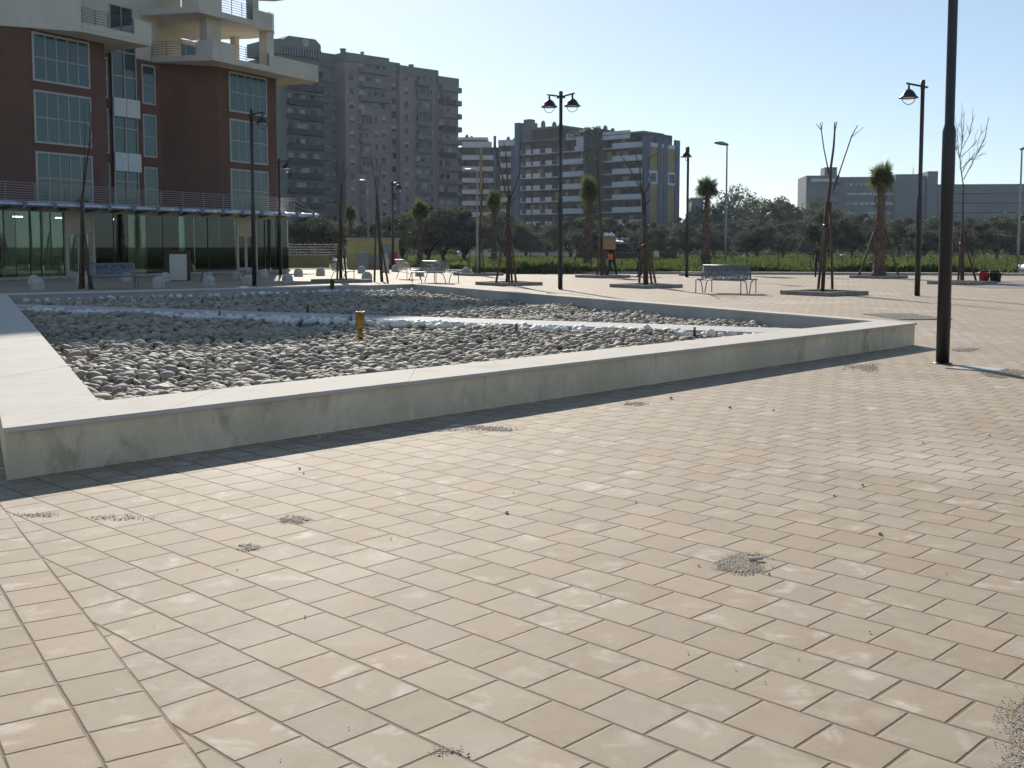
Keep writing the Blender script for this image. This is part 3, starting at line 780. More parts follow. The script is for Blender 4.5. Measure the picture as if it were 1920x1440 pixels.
for i in range(8):
    z = 3.5+.88*(i+1)/8; b.tube([A.P(16.65, z, .3), A.P(16.65, z, -3.2)], .013, 5)
for k in range(4): b.tube([A.P(16.65, 3.5, .3-k), A.P(16.65, 4.38, .3-k)], .017, 6)
for z in (4.35, 4.0): b.tube([A.P(16.65, z, .2), A.P(17.45, 3.52, 1.3)], .015, 6)
b.build('railing', M['rail_pale'], rb)
b = MB(); b.tube([A.P(10.9, 8.55, -2.5), A.P(10.98, 8.55, -2.45)], .09, 10); 

# ------------------------------------------------------------------ hut, low walls, fence on the far left edge
M['hut'] = plain('ochre plaster', (.46, .375, .17), .85, 0, .1, 1.5, .25, .2, .004, 40, obj=False, dirt=((.34, .28, .15), .8, .4))
M['hut_grey'] = plain('grey hut door', (.26, .26, .27), .6, 0, .1, 3, .4, 0, obj=False)
hp = G(651, 504); hf = Fac(hp[:2], (1, .12)); HWd = hf.s(748, 504)
hut = thing('utility_hut', 'small ochre yellow hut with grey metal door beyond the domed bollards', 'hut', hf.P(HWd/2, 0, -1.2))
HZ = hf.sz(660, 446)[1]
b = MB(); b.fbox(hf, 0, HWd, 0, HZ-.12, -2.6, 0); b.build('wall', M['hut'], hut)
b = MB(); b.fbox(hf, -.1, HWd+.1, HZ-.119, HZ, -2.7, .12); b.build('roof', M['kerb'], hut)
b = MB(); b.fbox(hf, hf.s(716, 480), hf.s(733, 480), .02, hf.sz(724, 458)[1], .003, .05); d_ = b.build('door', M['hut_grey'], hut)
b = MB(); b.tube([hf.P(hf.s(719, 480), .95, .06), hf.P(hf.s(719, 480), 1.1, .06)], .03, 8); b.build('handle', M['galv'], d_)
b = MB(); b.fbox(hf, hf.s(697, 490), hf.s(715, 490), .02, hf.sz(705, 478)[1], .003, .3); b.build('meter_cabinet', M['hut_grey'], hut)
b = MB(); b.tube([hf.P(HWd*.57, HZ, -.2), hf.P(HWd*.57, HZ+.35, -.2)], .03, 6); b.tube([hf.P(HWd*.57, HZ+.35, -.2), hf.P(HWd*.57, HZ+.62, -.2)], [.13, .05], 8); b.build('vent', M['galv'], hut)
p = hf.P(hf.s(739, 490), 0, .45); o = thing('fire_extinguisher_box', 'red fire hose cabinet on the right of the ochre hut', 'hydrant box', p)
zt = hf.sz(738, 472)[1]
MB().prism([(p[0]-.22, p[1]-.15), (p[0]+.22, p[1]-.15), (p[0]+.22, p[1]+.15), (p[0]-.22, p[1]+.15)], .35, zt).build('cabinet', M['red'], o, bevel=.08)
MB().tube([(p[0], p[1], 0), (p[0], p[1], .36)], .07, 8).build('post', M['red'], o)
# small grey cabinet in front of the hut
p = G(686, 504); p = (p[0], p[1]-1.2, 0); o = thing('meter_box', 'grey meter box with a white lid beside the ochre hut wall', 'meter box', p)
MB().box((p[0], p[1], .55), (.7, .4, 1.1)).build('cabinet', M['hut_grey'], o, bevel=.02); MB().box((p[0], p[1], 1.125), (.8, .5, .05)).build('lid', M['coping'], o)
# low ochre wall right of the glass front
lf = Fac(G(470, 502)[:2], (G(617, 502)[0]-G(470, 502)[0], .5)); 
lw = MB(); s1_ = lf.s(617, 490); lw.fbox(lf, 0, s1_, 0, lf.sz(600, 478.5)[1], -.25, 0)
M['olive_wall'] = plain('olive render', (.26, .225, .12), .85, 0, .1, 1.5, .25, .2, .004, 40, obj=False)
o = lw.build('low_wall', M['olive_wall'], None, origin=lf.P(s1_/2, 0, 0)); tag(o, 'low olive yellow wall between the glass front and the bare trees', 'wall')
b = MB(); cz = lf.sz(600, 478.5)[1]; b.fbox(lf, -.02, s1_+.03, cz, cz+.05, -.28, .03); b.build('wall_cap', M['coping'], o)
# mesh fence behind it
ff = Fac(AT(470, 470, 82)[:2], (1, 0)); fz = H+(462-456)*82/F; s1_ = ff.s(660, 460)
fo = thing('mesh_fence', 'grey blue wire mesh fence behind the low olive wall', 'fence', ff.P(s1_/2, 0, 0))
b = MB()
for i in range(0, int(s1_/.12)): b.tube([ff.P(i*.12, .05, 0), ff.P(i*.12, fz, 0)], .012, 4, caps=False)
for i in range(9): b.tube([ff.P(0, .1+i*fz/9, 0), ff.P(s1_, .1+i*fz/9, 0)], .012, 4, caps=False)
b.build('mesh_panel', M['black'], fo)
for i in range(int(s1_/2.4)+1): MB().tube([ff.P(i*2.4, 0, -.03), ff.P(i*2.4, fz+.08, -.03)], .035, 6).build('post', M['galv'], fo)
# ------------------------------------------------------------------ tall pink tower block
def fz(fac, px, py): return fac.sz(px, py)[1]
M['pink'] = plain('pink plaster', (.27, .20, .195), .9, 0, .08, .3, .2, 0, obj=False, dirt=((.25, .19, .18), .15, .5))
M['tower_grey'] = plain('grey green render', (.15, .165, .15), .9, 0, .08, .3, .2, 0, obj=False)
M['dark_parapet'] = plain('dark parapet', (.032, .036, .046), .8, 0, .12, .5, .3, 0, obj=False)
M['dark_glass'] = glass_mat('far window glass', (.02, .02, .03), (.45, .52, .6), .97, (.010, .012, .016), .06, 1.35)
M['shutter'] = plain('pale shutter', (.33, .335, .35), .8, 0, .08, 3, .3, 0, obj=False)
M['awning'] = plain('awning', (.09, .085, .11), .8, 0, .15, 1, .3, 0, obj=False)
FB = Fac((-35.8, 244), (.72, .69))
tw = thing('tower_block', 'tall pinkish grey tower block of many balconies, tallest building behind', 'tower block', (*FB.P(8, 0, -8)[:2], 0))
def seg(px0, px1, z, t, dep, m, name='wall', root=tw, fac=FB, z0=0):
    f = fac.back(-t); a, c = f.s(px0), f.s(px1)
    b = MB(); b.fbox(f, a, c, z0, z, -dep, 0); return b.build(name, m, root), f, a, c
zA = fz(FB, 690, 104); zA2 = fz(FB, 741, 115.5); zBm = fz(FB, 787, 127.5); zC = fz(FB, 841, 146)
PARA = 2.0
for px0, px1, z, t in ((650, 731, zA, 0), (731.2, 751, zA2, -1.2), (751.2, 822, zBm, 0), (822.2, 860, zC, .5)):
    seg(px0, px1, z-PARA, t, 14, M['pink']); f = FB.back(-t)
    b = MB(); b.fbox(f, f.s(px0)-.02, f.s(px1)+.02, z-PARA+.002, z, -14, .3); b.build('roof_parapet', M['tower_grey'], tw)
seg(600, 649.8, fz(FB, 625, 94), -4, 12, M['tower_grey'])
fl_ = FB.back(-3); la, lc = fl_.s(527), fl_.s(604)
zl = fz(fl_, 570, 108)
b = MB(); b.fbox(fl_, la, lc, 0, zl, -16, 0); b.build('wall', M['tower_grey'], tw)
b = MB(); pr = [(la-2, zl+.002), (lc, zl+.002), (lc, fz(fl_, 603, 86)), (fl_.s(594), fz(fl_, 594, 75)), (fl_.s(545), fz(fl_, 545, 68)), (fl_.s(535), fz(fl_, 538, 75)), (la-2, fz(fl_, 527, 76))]
v = [fl_.P(s, z, .4) for s, z in pr]+[fl_.P(s, z, -9) for s, z in pr]; n = len(pr)
b.add(v, [tuple(range(n)), tuple(range(2*n-1, n-1, -1))]+[(i, n+i, n+(i+1) % n, (i+1) % n) for i in range(n)]); pent = b.build('penthouse', M['tower_grey'], tw)
c_ = fl_.sz(570, 81); b = MB()
b.tube([fl_.P(c_[0], c_[1], .41), fl_.P(c_[0], c_[1], .7)], .85, 16); b.build('satellite_dish', M['shutter'], tw)
za, zb_ = fz(fl_, 570, 108), fz(fl_, 570, 93.5)
b = MB(); b.fbox(fl_, fl_.s(534), fl_.s(602), za+.05, zb_, .41, .9); glz = b.build('glazed_veranda', M['dark_glass'], tw)
b = MB()
for i in range(15):
    s = fl_.s(534)+(fl_.s(602)-fl_.s(534))*i/14; b.fbox(fl_, s-.07, s+.07, za+.05, zb_, .901, 1.0)
b.build('frame', M['shutter'], glz)
# chimneys
for px, py, w in ((652, 91, .9), (688, 97, .35), (780, 121, .8), (762, 123, .3), (787, 127, .3), (828, 144, .3)):
    s, z = FB.sz(px, py); b = MB(); b.fbox(FB, s-w/2, s+w/2, z-3, z, -2.2, -1.4)
    b.fbox(FB, s-w*.65, s+w*.65, z+.002, z+.2, -2.3, -1.3); b.build('chimney', M['tower_grey'], tw)
# windows: a dark pane in a pale surround, some with their roller shutter down
def far_window(f, w, h, m_glass, m_sh, shut):
    b = MB(); b.fbox(f, -w/2, w/2, -h/2, h/2, .01, .06, 0)
    b.fbox(f, -w/2-.05, -w/2, -h/2-.05, h/2+.05, .005, .12, 1); b.fbox(f, w/2, w/2+.05, -h/2-.05, h/2+.05, .005, .12, 1)
    b.fbox(f, -w/2, w/2, -h/2-.12, -h/2, .005, .16, 1)
    if shut: b.fbox(f, -w/2, w/2, h/2-h*shut, h/2, .062, .10, 1)
    off = f.P(0, 0, 0)
    return b.mesh('window', [m_glass, m_sh], off)
def place(me, f, s, z, root, t=0.0, name='window'):
    o = bpy.data.objects.new(name, me); COL.objects.link(o); p = f.P(s, z, t)
    o.location = (p[0]-root.location.x, p[1]-root.location.y, p[2]-root.location.z); adopt(o, root); return o
WB_ = [[far_window(FB, w, h, M['dark_glass'], M['shutter'], s_) for s_ in (0, 0, 0, .35, .6, 0)] for w, h in ((1.15, 1.5), (.75, 1.5), (1.3, 1.5), (.6, 1.6))]
FLH = 3.1
for px, py, rows, kind, t in ((658.5, 144.6, 11, 0, 0), (704.5, 199, 9, 1, 0), (718.5, 199, 9, 0, 0), (737, 164, 11, 2, -1.2), (760.8, 144.6, 11, 0, 0), (808.5, 153, 11, 3, 0), (612, 200, 9, 0, -4), (625, 200, 9, 1, -4), (637, 148, 11, 0, -4)):
    f = FB.back(-t)
    s, z = f.sz(px, py)
    for k in range(rows): place(random.choice(WB_[kind]), f, s, z-k*FLH, tw, .003)
def balcony(f, s0, s1, z, root, mp, md, dep=1.3, ph=1.0, enclosed=False, mw=None, clutter=True, rowseed=0):
    """slab with parapet standing out of the wall, dark doors behind it"""
    b = MB(); b.fbox(f, s0, s1, z-.18, z, .005, dep); b.fbox(f, s0, s1, z+.002, z+ph, dep-.12, dep); b.fbox(f, s0, s0+.1, z+.002, z+ph, .005, dep-.121); b.fbox(f, s1-.1, s1, z+.002, z+ph, .005, dep-.121)
    o = b.build('balcony', mp, root)
    b = MB(); x = s0+.3
    while x < s1-.8:
        w = random.uniform(.8, 1.5); w = min(w, s1-.2-x); b.fbox(f, x, x+w, z+.05, z+2.2, .006, .05, random.choice((0, 0, 0, 1))); x += w+random.uniform(.4, 1.4); b.build('balcony_door', [md, M['shutter']], o); b = MB()
    if enclosed:
        b = MB(); b.fbox(f, s0+.05, s1-.05, z+ph+.01, z+2.5, dep-.1, dep-.03); g = b.build('glazing', md, o)
        b = MB(); k = max(3, int((s1-s0)/.9))
        for i in range(k+1): x = s0+.05+(s1-s0-.1)*i/k; b.fbox(f, x-.05, x+.05, z+ph+.01, z+2.5, dep-.029, dep+.02)
        b.build('frame', mw or M['shutter'], g)
    return o
random.seed(21)
f0 = FB; zr = fz(FB, 690, 137)   # parapet foot of the first long balcony row
for k in range(3): balcony(f0, f0.s(674), f0.s(727), zr-k*FLH, tw, M['tower_grey'], M['dark_glass'], 1.4)
for k in range(3, 12): balcony(f0, f0.s(674), f0.s(695), zr-k*FLH, tw, M['pink'], M['dark_glass'], 1.2, enclosed=(k in (4, 7)))
zr = fz(FB, 790, 160)
for k in range(12): balcony(f0, f0.s(780), f0.s(805.5), zr-k*FLH, tw, M['tower_grey'], M['dark_glass'], 1.3, enclosed=(k in (1, 3, 4, 5)))
fC = FB.back(-.5); zr = fz(fC, 840, 171)
for k in range(11):
    balcony(fC, fC.s(823), fC.s(849.5), zr-k*FLH, tw, M['dark_parapet'] if k in (1, 3, 5, 8) else M['tower_grey'], M['dark_glass'], 1.4)
    b = MB(); b.fbox(fC, fC.s(850), fC.s(862.5), zr-k*FLH-.2, zr-k*FLH+1.0, -6, .9); b.build('balcony', M['tower_grey'], tw)
zr = fz(fl_, 570, 225); 
for k in range(-3, 7):
    bo = balcony(fl_, fl_.s(541), fl_.s(602.5), zr-k*3.05, tw, M['dark_parapet'], M['dark_glass'], 1.5, 1.05)
    if k in (-1, -2):
        b = MB(); b.fbox(fl_, fl_.s(541), fl_.s(602.5), zr-k*3.05+2.0, zr-k*3.05+2.4, 1.2, 1.9); b.build('awning', M['awning'], bo)
    for s_ in (fl_.s(566), fl_.s(571)): pass
    b = MB(); b.fbox(fl_, fl_.s(565), fl_.s(575), zr-k*3.05+.9, zr-k*3.05+2.1, .06, .12); b.build('shutter', M['shutter'], bo)
fr_ = FB.back(4)
for k in range(11): 
    z = fz(fr_, 625, 128)-k*FLH
    b = MB(); b.fbox(fr_, fr_.s(606), fr_.s(648), z, z+1.15, .005, .5); b.build('parapet', M['tower_grey'], tw)

# ------------------------------------------------------------------ long block of white balconies with blue piers
M['white_parapet'] = plain('white parapet', (.56, .57, .60), .85, 0, .08, .4, .2, 0, obj=False)
M['blue_pier'] = plain('blue render', (.075, .12, .18), .85, 0, .08, .4, .2, 0, obj=False)
M['ochre_wall'] = plain('ochre wall', (.30, .22, .085), .85, 0, .08, .4, .2, 0, obj=False)
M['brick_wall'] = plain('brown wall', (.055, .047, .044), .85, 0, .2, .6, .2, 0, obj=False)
M['ivy'] = leaf_mat('ivy', (.028, .042, .022), (.045, .062, .030), (.06, .075, .04), .2, .8)
FC = Fac((3.4, 278), (.764, -.645)); FLc = 3.0
lm = thing('balcony_block', 'long apartment block of white balconies with blue piers and an ochre gable', 'apartment block', (*FC.P(14, 0, -8)[:2], 0))
zs0 = fz(FC, 985, 289)
a0, a1, a2, a3, a4 = FC.s(975), FC.s(1049), FC.s(1099), FC.s(1128), FC.s(1211)
TB = -1.7
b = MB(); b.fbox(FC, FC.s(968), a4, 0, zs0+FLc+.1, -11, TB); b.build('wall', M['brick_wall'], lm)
FCb = FC.back(1.7)
def flat_row(fac, s0, s1, z, root, ph, gaps=(), mp=None, dep=1.7, plants=True, name='balcony'):
    b = MB(); b.fbox(fac, s0, s1, z-.2, z, -dep+.01, 0)
    segs = []; x = s0
    for g0, g1 in sorted(gaps): segs.append((x, g0)); x = g1
    segs.append((x, s1))
    for x0, x1 in segs:
        if x1-x0 > .1: b.fbox(fac, x0, x1, z+.002, z+ph, -.14, -.005)
    o = b.build(name, mp or M['white_parapet'], root)
    b = MB(); x = s0+.3
    while x < s1-.8:
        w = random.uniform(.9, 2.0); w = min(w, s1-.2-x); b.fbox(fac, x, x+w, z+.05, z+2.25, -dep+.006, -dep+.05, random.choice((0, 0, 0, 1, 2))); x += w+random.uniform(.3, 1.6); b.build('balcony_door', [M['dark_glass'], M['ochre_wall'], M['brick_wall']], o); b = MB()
    for g0, g1 in gaps:
        b = MB()
        for i in range(4): b.tube([fac.P(g0, z+.25*(i+1), -.07), fac.P(g1, z+.25*(i+1), -.07)], .02, 4, caps=False)
        b.build('railing', M['rail_blue'], o)
    if plants:
        n = random.randint(1, 3); V = []
        for _ in range(n):
            x = random.uniform(s0+.5, s1-.5); hh = random.uniform(.6, 1.5); c = np.array(fac.P(x, z+.6+hh/2, -.5))
            V.append(c+RNG.normal(size=(70, 3))*np.array([.32, .32, hh*.35]))
        leaf_obj('potted_plant', np.concatenate(V), .16, M['dark_leaf'], o, world=True)
    return o
def leaf_obj(name, C, size, m, parent=None, world=False, up=0.0, jitter=.5):
    """a cloud of small folded leaf faces at points C"""
    n = len(C); d = RNG.normal(size=(n, 3)); d[:, 2] += up; d /= np.linalg.norm(d, axis=1)[:, None]
    e = np.cross(d, RNG.normal(size=(n, 3))); e /= np.linalg.norm(e, axis=1)[:, None]
    s = size*(1+jitter*RNG.uniform(-1, 1, n))[:, None]
    P = np.stack([C-d*s*.5, C+e*s*.24, C+d*s*.5, C-e*s*.24], 1).reshape(-1, 3)
    if world and parent is not None:
        off = np.zeros(3); p = parent
        while p is not None: off += np.array(p.location); p = p.parent
        P = P-off
    Fq = np.arange(n*4).reshape(-1, 4)
    return np_obj(name, np_mesh(name, P, Fq, m), parent)
gp = lambda *pairs: [(FC.s(x), FC.s(y)) for x, y in pairs]
for k in range(0, 7):
    z = zs0-k*FLc
    flat_row(FC, a0, a1, z, lm, 1.05, gp((978, 986), (995, 999), (1012, 1022), (1034, 1047)))
    if k == 0: flat_row(FC, a1+.1, a2, z, lm, 1.05, gp((1049.5, 1077)), plants=False)
    else: flat_row(FC, a1+.1, a2, z, lm, 1.05, (), plants=random.random() < .3)
    flat_row(FC, a3+.1, FC.s(1207), z, lm, 1.05, gp((1129, 1147)), plants=random.random() < .4)
    b = MB(); s_ = FC.s(1178); b.fbox(FC, s_-.07, s_+.07, z-FLc+.1, z-.2, -.3, -.16); b.build('post', M['blue_pier'], lm)
# roof storey
zt = zs0+FLc
b = MB(); b.fbox(FC, a0, FC.s(1046), zt-.05, zt+.35, -6, .2); b.fbox(FC, a3+.2, FC.s(1206), zt-.05, zt+.15, -6, .1); b.build('roof_terrace', M['tower_grey'], lm)
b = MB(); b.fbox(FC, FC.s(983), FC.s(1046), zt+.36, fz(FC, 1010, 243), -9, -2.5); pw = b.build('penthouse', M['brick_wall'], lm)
b = MB(); rz_ = fz(FC, 1010, 241); b.fbox(FC, FC.s(980), FC.s(1048), rz_, rz_+.5, -10, -1.5); b.build('roof', M['tower_grey'], pw)
b = MB(); b.fbox(FC, FC.s(1049), FC.s(1099), zt, fz(FC, 1070, 252), -9, -4); b.build('penthouse', M['ochre_wall'], lm)
b = MB(); b.fbox(FC, FC.s(1056), FC.s(1080), zt-.2, fz(FC, 1065, 249), -3.9, -1); b.build('parapet', M['white_parapet'], lm)
b = MB(); b.fbox(FC, FC.s(1080), FC.s(1099), zt-1.9, zt+.3, -1, .05); b.build('parapet', M['white_parapet'], lm)
b = MB(); b.fbox(FC, FC.s(1132), FC.s(1190), zt+.16, fz(FC, 1160, 253), -9, -3); pw = b.build('penthouse', M['pink'], lm)
b = MB(); rz_ = fz(FC, 1160, 252); b.fbox(FC, FC.s(1128), FC.s(1200), rz_, rz_+.55, -10, -1.2); b.build('roof', M['tower_grey'], pw)
b = MB(); b.fbox(FC, a3+.1, FC.s(1180), zt-1.0, zt+.9, -.2, .05); b.build('parapet', M['white_parapet'], lm)
for x0, x1, y, t1 in ((967.5, 975.5, 231, .6), (1206, 1214.5, 254.5, .7)):
    b = MB(); b.fbox(FC, FC.s(x0), FC.s(x1), 0, fz(FC, x0, y), -2, t1); b.build('blue_pier', M['blue_pier'], lm)
b = MB(); b.fbox(FC, FC.s(976), FC.s(989), zt, fz(FC, 985, 229), -4, -1); b.fbox(FC, FC.s(975), FC.s(987), fz(FC, 985, 229)+.01, fz(FC, 985, 222.5), -3.4, -1.4); b.build('stair_head', M['tower_grey'], lm)
for x, y in ((997, 228), (1018, 230), (1030, 231), (1114, 237), (1128, 242), (1189, 250)):
    s_, z_ = FC.sz(x, y); b = MB(); b.fbox(FC, s_-.4, s_+.4, z_-4, z_, -5, -4.2); b.lathe([(.55, 0), (.3, .6)], FC.P(s_, z_, -4.6), 8); b.build('chimney', M['tower_grey'], lm)
# ivy clad stair tower
ia, ic = FC.s(1099.5), FC.s(1127); zi = fz(FC, 1112, 243)
b = MB(); b.fbox(FC, ia, ic, 0, zi, -5, .5); iv = b.build('ivy_tower', M['brick_wall'], lm)
n = 5200; C = np.array([FC.P(RNG.uniform(ia-.3, ic+.3), RNG.uniform(6, zi+.5), .5+abs(RNG.normal())*.4) for _ in range(n)]); leaf_obj('ivy', C, .6, M['ivy'], iv, world=True)
C = np.array([FC.P(RNG.uniform(FC.s(1062), ia), zi-.6+RNG.normal()*.5, -2+RNG.normal()*.8) for _ in range(900)]); leaf_obj('roof_planting', C, .6, M['dark_leaf'], lm, world=True)
# ochre gable going away to the right
gp0 = FC.P(FC.s(1214.6), 0, 0); FG = Fac(gp0[:2], (.645, .764)); g1_ = FG.s(1270)
zg = fz(FG, 1240, 277)
b = MB(); b.fbox(FG, .8, g1_, 0, zg, -1.2, 0); b.build('ochre_wall', M['ochre_wall'], lm)
b = MB(); b.fbox(FG, .8, g1_, zg+.002, zg+.9, -1.2, .15); b.build('roof_parapet', M['white_parapet'], lm)
b = MB(); b.fbox(FG, .1, g1_, 0, 6.5, .005, .1); b.build('blue_base', M['blue_pier'], lm)
for x0, x1, y in ((1231, 1238, 258), (1242, 1249.5, 259.5), (1263.5, 1271.5, 262.5)):
    b = MB(); b.fbox(FG, FG.s(x0), FG.s(x1), 0, fz(FG, x0, y), -.3, .28); b.build('blue_pier', M['blue_pier'], lm)
for x0, x1 in ((1216, 1231), (1250, 1265)):
    window(FG, FG.s(x0), FG.s(x1), fz(FG, 1240, 346), fz(FG, 1240, 321.5), 1, [], lm, M['white_parapet'], M['dark_glass'], .5, .15)
# left wing, set farther back
FL = Fac((AT(895, 400, 291)[0], 291), (1, .0)); zl0 = fz(FL, 895, 298)
lw_ = thing('balcony_block', 'left wing of balconies joining the pink tower to the white balcony block', 'apartment block', (*FL.P(0, 0, -6)[:2], 0))
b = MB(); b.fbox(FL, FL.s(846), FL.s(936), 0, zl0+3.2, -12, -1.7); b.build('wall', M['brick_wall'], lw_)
for k in range(0, 7): flat_row(FL, FL.s(866), FL.s(925), zl0-k*3, lw_, 1.0, (), plants=random.random() < .3)
b = MB(); b.fbox(FL, FL.s(866), FL.s(922), zl0+3.0, zl0+4.5, -4, 0); b.build('parapet', M['white_parapet'], lw_)
b = MB(); b.fbox(FL, FL.s(860), FL.s(915), fz(FL, 890, 262), fz(FL, 890, 257), -12, -.5); b.build('roof', M['cream'], lw_)
b = MB(); b.fbox(FL, FL.s(864), FL.s(912), zl0+4.5, fz(FL, 890, 262)-.01, -11, -2); b.build('penthouse', M['ochre_wall'], lw_)
for x in (902, 928): b = MB(); b.fbox(FL, FL.s(x-2.5), FL.s(x+2.5), 0, zl0+(3 if x < 910 else 6), -.6, .25); b.build('pier', M['ochre_wall'] if x < 910 else M['blue_pier'], lw_)
FM = Fac((AT(931, 400, 290)[0], 290), (1, -.25)); zm0 = fz(FM, 950, 291)
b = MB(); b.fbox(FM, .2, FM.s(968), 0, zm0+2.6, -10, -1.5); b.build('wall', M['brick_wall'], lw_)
for k in range(0, 7): flat_row(FM, FM.s(938), FM.s(958), zm0-k*3, lw_, 1.0, (), plants=False, dep=1.5)
b = MB(); b.fbox(FM, .2, FM.s(968), zm0+2.61, zm0+4.1, -10, -1); b.build('parapet', M['white_parapet'], lw_)
b = MB(); b.fbox(FM, FM.s(958.3), FM.s(968), 0, zm0+2.5, -1.49, .3); b.build('blue_pier', M['blue_pier'], lw_)
for x, y in ((874, 249), (883, 252), (912, 257), (953, 253), (964, 256)):
    s_, z_ = FL.sz(x, y); b = MB(); b.fbox(FL, s_-.5, s_+.5, z_-4, z_-.8, -5, -4); b.lathe([(.6, 0), (.25, .8)], FL.P(s_, z_-.79, -4.5), 8); b.build('chimney', M['tower_grey'], lw_)

# ------------------------------------------------------------------ grey institutional block far right
M['far_grey'] = plain('far grey concrete', (.125, .14, .16), .9, 0, .06, .2, .2, 0, obj=False)
M['far_strip'] = plain('far pale window band', (.46, .49, .51), .5, 0, .2, .35, .3, 0, obj=False)
FE = Fac((AT(1510, 400, 372)[0], 372), (1, -.10))
ge = thing('grey_block', 'long grey concrete block with window bands far off behind the trees at right', 'building', (*FE.P(35, 0, -10)[:2], 0))
def eb(x0, x1, y, t, dep, m=M['far_grey'], nm='wall'):
    f = FE.back(-t); b = MB(); b.fbox(f, f.s(x0), f.s(x1), 0, fz(f, (x0+x1)/2, y), -dep, 0); b.build(nm, m, ge)
eb(1510, 1572, 329, 0, 18); eb(1544, 1567, 313.5, -4, 8); eb(1572.3, 1677, 331.5, -3, 16); eb(1677.3, 1720, 326.5, 0, 18); eb(1720.3, 1737, 329.5, -2, 14); eb(1737.3, 1756, 321, 0, 14); eb(1757, 1990, 345, -3, 16)
b = MB(); f = FE; b.fbox(f, f.s(1518), f.s(1562), fz(f, 1540, 341), fz(f, 1540, 335.5), .002, 1.6); b.build('canopy', M['far_strip'], ge)
f = FE.back(3)
for y in (345, 363, 381, 399):
    b = MB(); b.fbox(f, f.s(1586), f.s(1675), fz(f, 1630, y+2.6), fz(f, 1630, y-1.6), .002, .15); wd_ = b.build('window_band', M['far_strip'], ge)
    for i in range(29):
        x = 1587.5+i*3.05+random.uniform(-.2, .2); b = MB(); b.fbox(f, f.s(x), f.s(x+random.choice((.7, .8, 1.9))), fz(f, 1630, y+2.5), fz(f, 1630, y-1.5), .152, .2); b.build('pane', M['dark_glass'], wd_)
    b = MB(); b.fbox(FE, FE.s(1558), FE.s(1571.5), fz(FE, 1565, y+2), fz(FE, 1565, y-2.5), .002, .6); b.build('balcony', M['dark_parapet'], ge)
    b = MB(); b.fbox(f, f.s(1762), f.s(1980), fz(f, 1850, y+18+1.3), fz(f, 1850, y+18-1.3), .002, .12); b.build('window_band', M['dark_parapet'], ge)
b = MB(); b.tube([FE.P(FE.s(1718), fz(FE, 1718, 330), -6), FE.P(FE.s(1718), fz(FE, 1718, 311), -6)], .12, 5); b.build('mast', M['galv'], ge)
# small flat building left of the dark trees
p = AT(1308, 400, 300); o = thing('flat_building', 'small pale flat roofed building peeping over the dark trees right of the ochre gable', 'building', (p[0], 300, 0))
zt = AT(1308, 373, 300)[2]; w_ = 22*300/F
MB().box((p[0], 304, zt/2), (w_, 8, zt)).build('wall', M['far_grey'], o); MB().box((p[0], 304, zt+.2), (w_+.6, 8.6, .38)).build('roof', M['far_strip'], o)
# ------------------------------------------------------------------ lamp posts
def head_parts(root, ang, zt):
    ca, sa = math.cos(ang), math.sin(ang); T = lambda x, z, y=0: (x*ca-y*sa, x*sa+y*ca, z)
    b = MB(); b.tube([T(-.15, zt-.20), T(.49, zt-.07)], .03, 8); b.tube([T(.41, zt-.085), T(.41, zt-.24)], [.028, .034], 8); b.build('arm', M['black'], root, False)
    c = T(.41, zt-.24)
    b = MB(); b.lathe([(.035, 0), (.075, -.02), (.14, -.07), (.19, -.14), (.225, -.21), (.285, -.255), (.285, -.275), (.25, -.27), (.18, -.16), (.0001, -.08)], c, 24); sh = b.build('lamp_shade', M['black'], root, False)
    b = MB(); b.lathe([(.19, -.245), (.17, -.262), (.0001, -.268)], c, 20); b.build('diffuser', M['bulb'], sh, False)
    b = MB(); b.tube([(c[0]+.19*math.cos(t)*ca, c[1]+.19*math.cos(t)*sa, c[2]-.27-.19*math.sin(t)) for t in [math.pi*i/14 for i in range(15)]], .011, 6); b.build('guard_loop', M['black'], sh, False)
def lamp(px, by, ty, angs, label):
    p = G(px, by); hgt = AT(px, ty, p[1])[2]; hgt = hgt if ty is not None else 6.6
    o = thing('lamp_post', label, 'street lamp', p, group='black lamp posts of the plaza')
    zs = hgt*.465
    b = MB(); b.lathe([(.082, 0), (.082, zs-.05), (.08, zs-.03), (.06, zs+.04), (.058, hgt-.28), (.066, hgt-.27), (.066, hgt-.01), (.05, hgt)], n=20); b.build('pole', M['black'], o, False)
    b = MB(); b.box((.078, .02, .62), (.02, .07, .34)); b.build('service_door', M['black'], o, False, bevel=.004)
    b = MB(); b.lathe([(.115, 0), (.115, .012), (.084, .02)], n=20); b.build('base_collar', M['black'], o, False)
    for a in angs: head_parts(o, a, hgt-.02)
    return o
LP = lamp(1767, 682, -288, [R(180)], 'thick black lamp post standing closest, cut off by the top of the picture')
lamp(1050.5, 543, 171, [R(165), R(-18)], 'black lamp post with two bell shaped heads behind the basin')
lamp(1719.5, 555, 150, [R(176)], 'black lamp post with one bell head just left of the closest post')
lamp(477, 536, 205, [R(8)], 'black lamp post with one head before the red apartment block')
lamp(526, 515, 297, [R(10)], 'black lamp post at the right corner of the glass shop front')
lamp(1287.5, 520, 275, [R(-112)], 'black lamp post with head turned edgewise right of the ochre gable')
lamp(737, 506, 338, [R(6)], 'black lamp post with bright lit head beside the ochre hut')
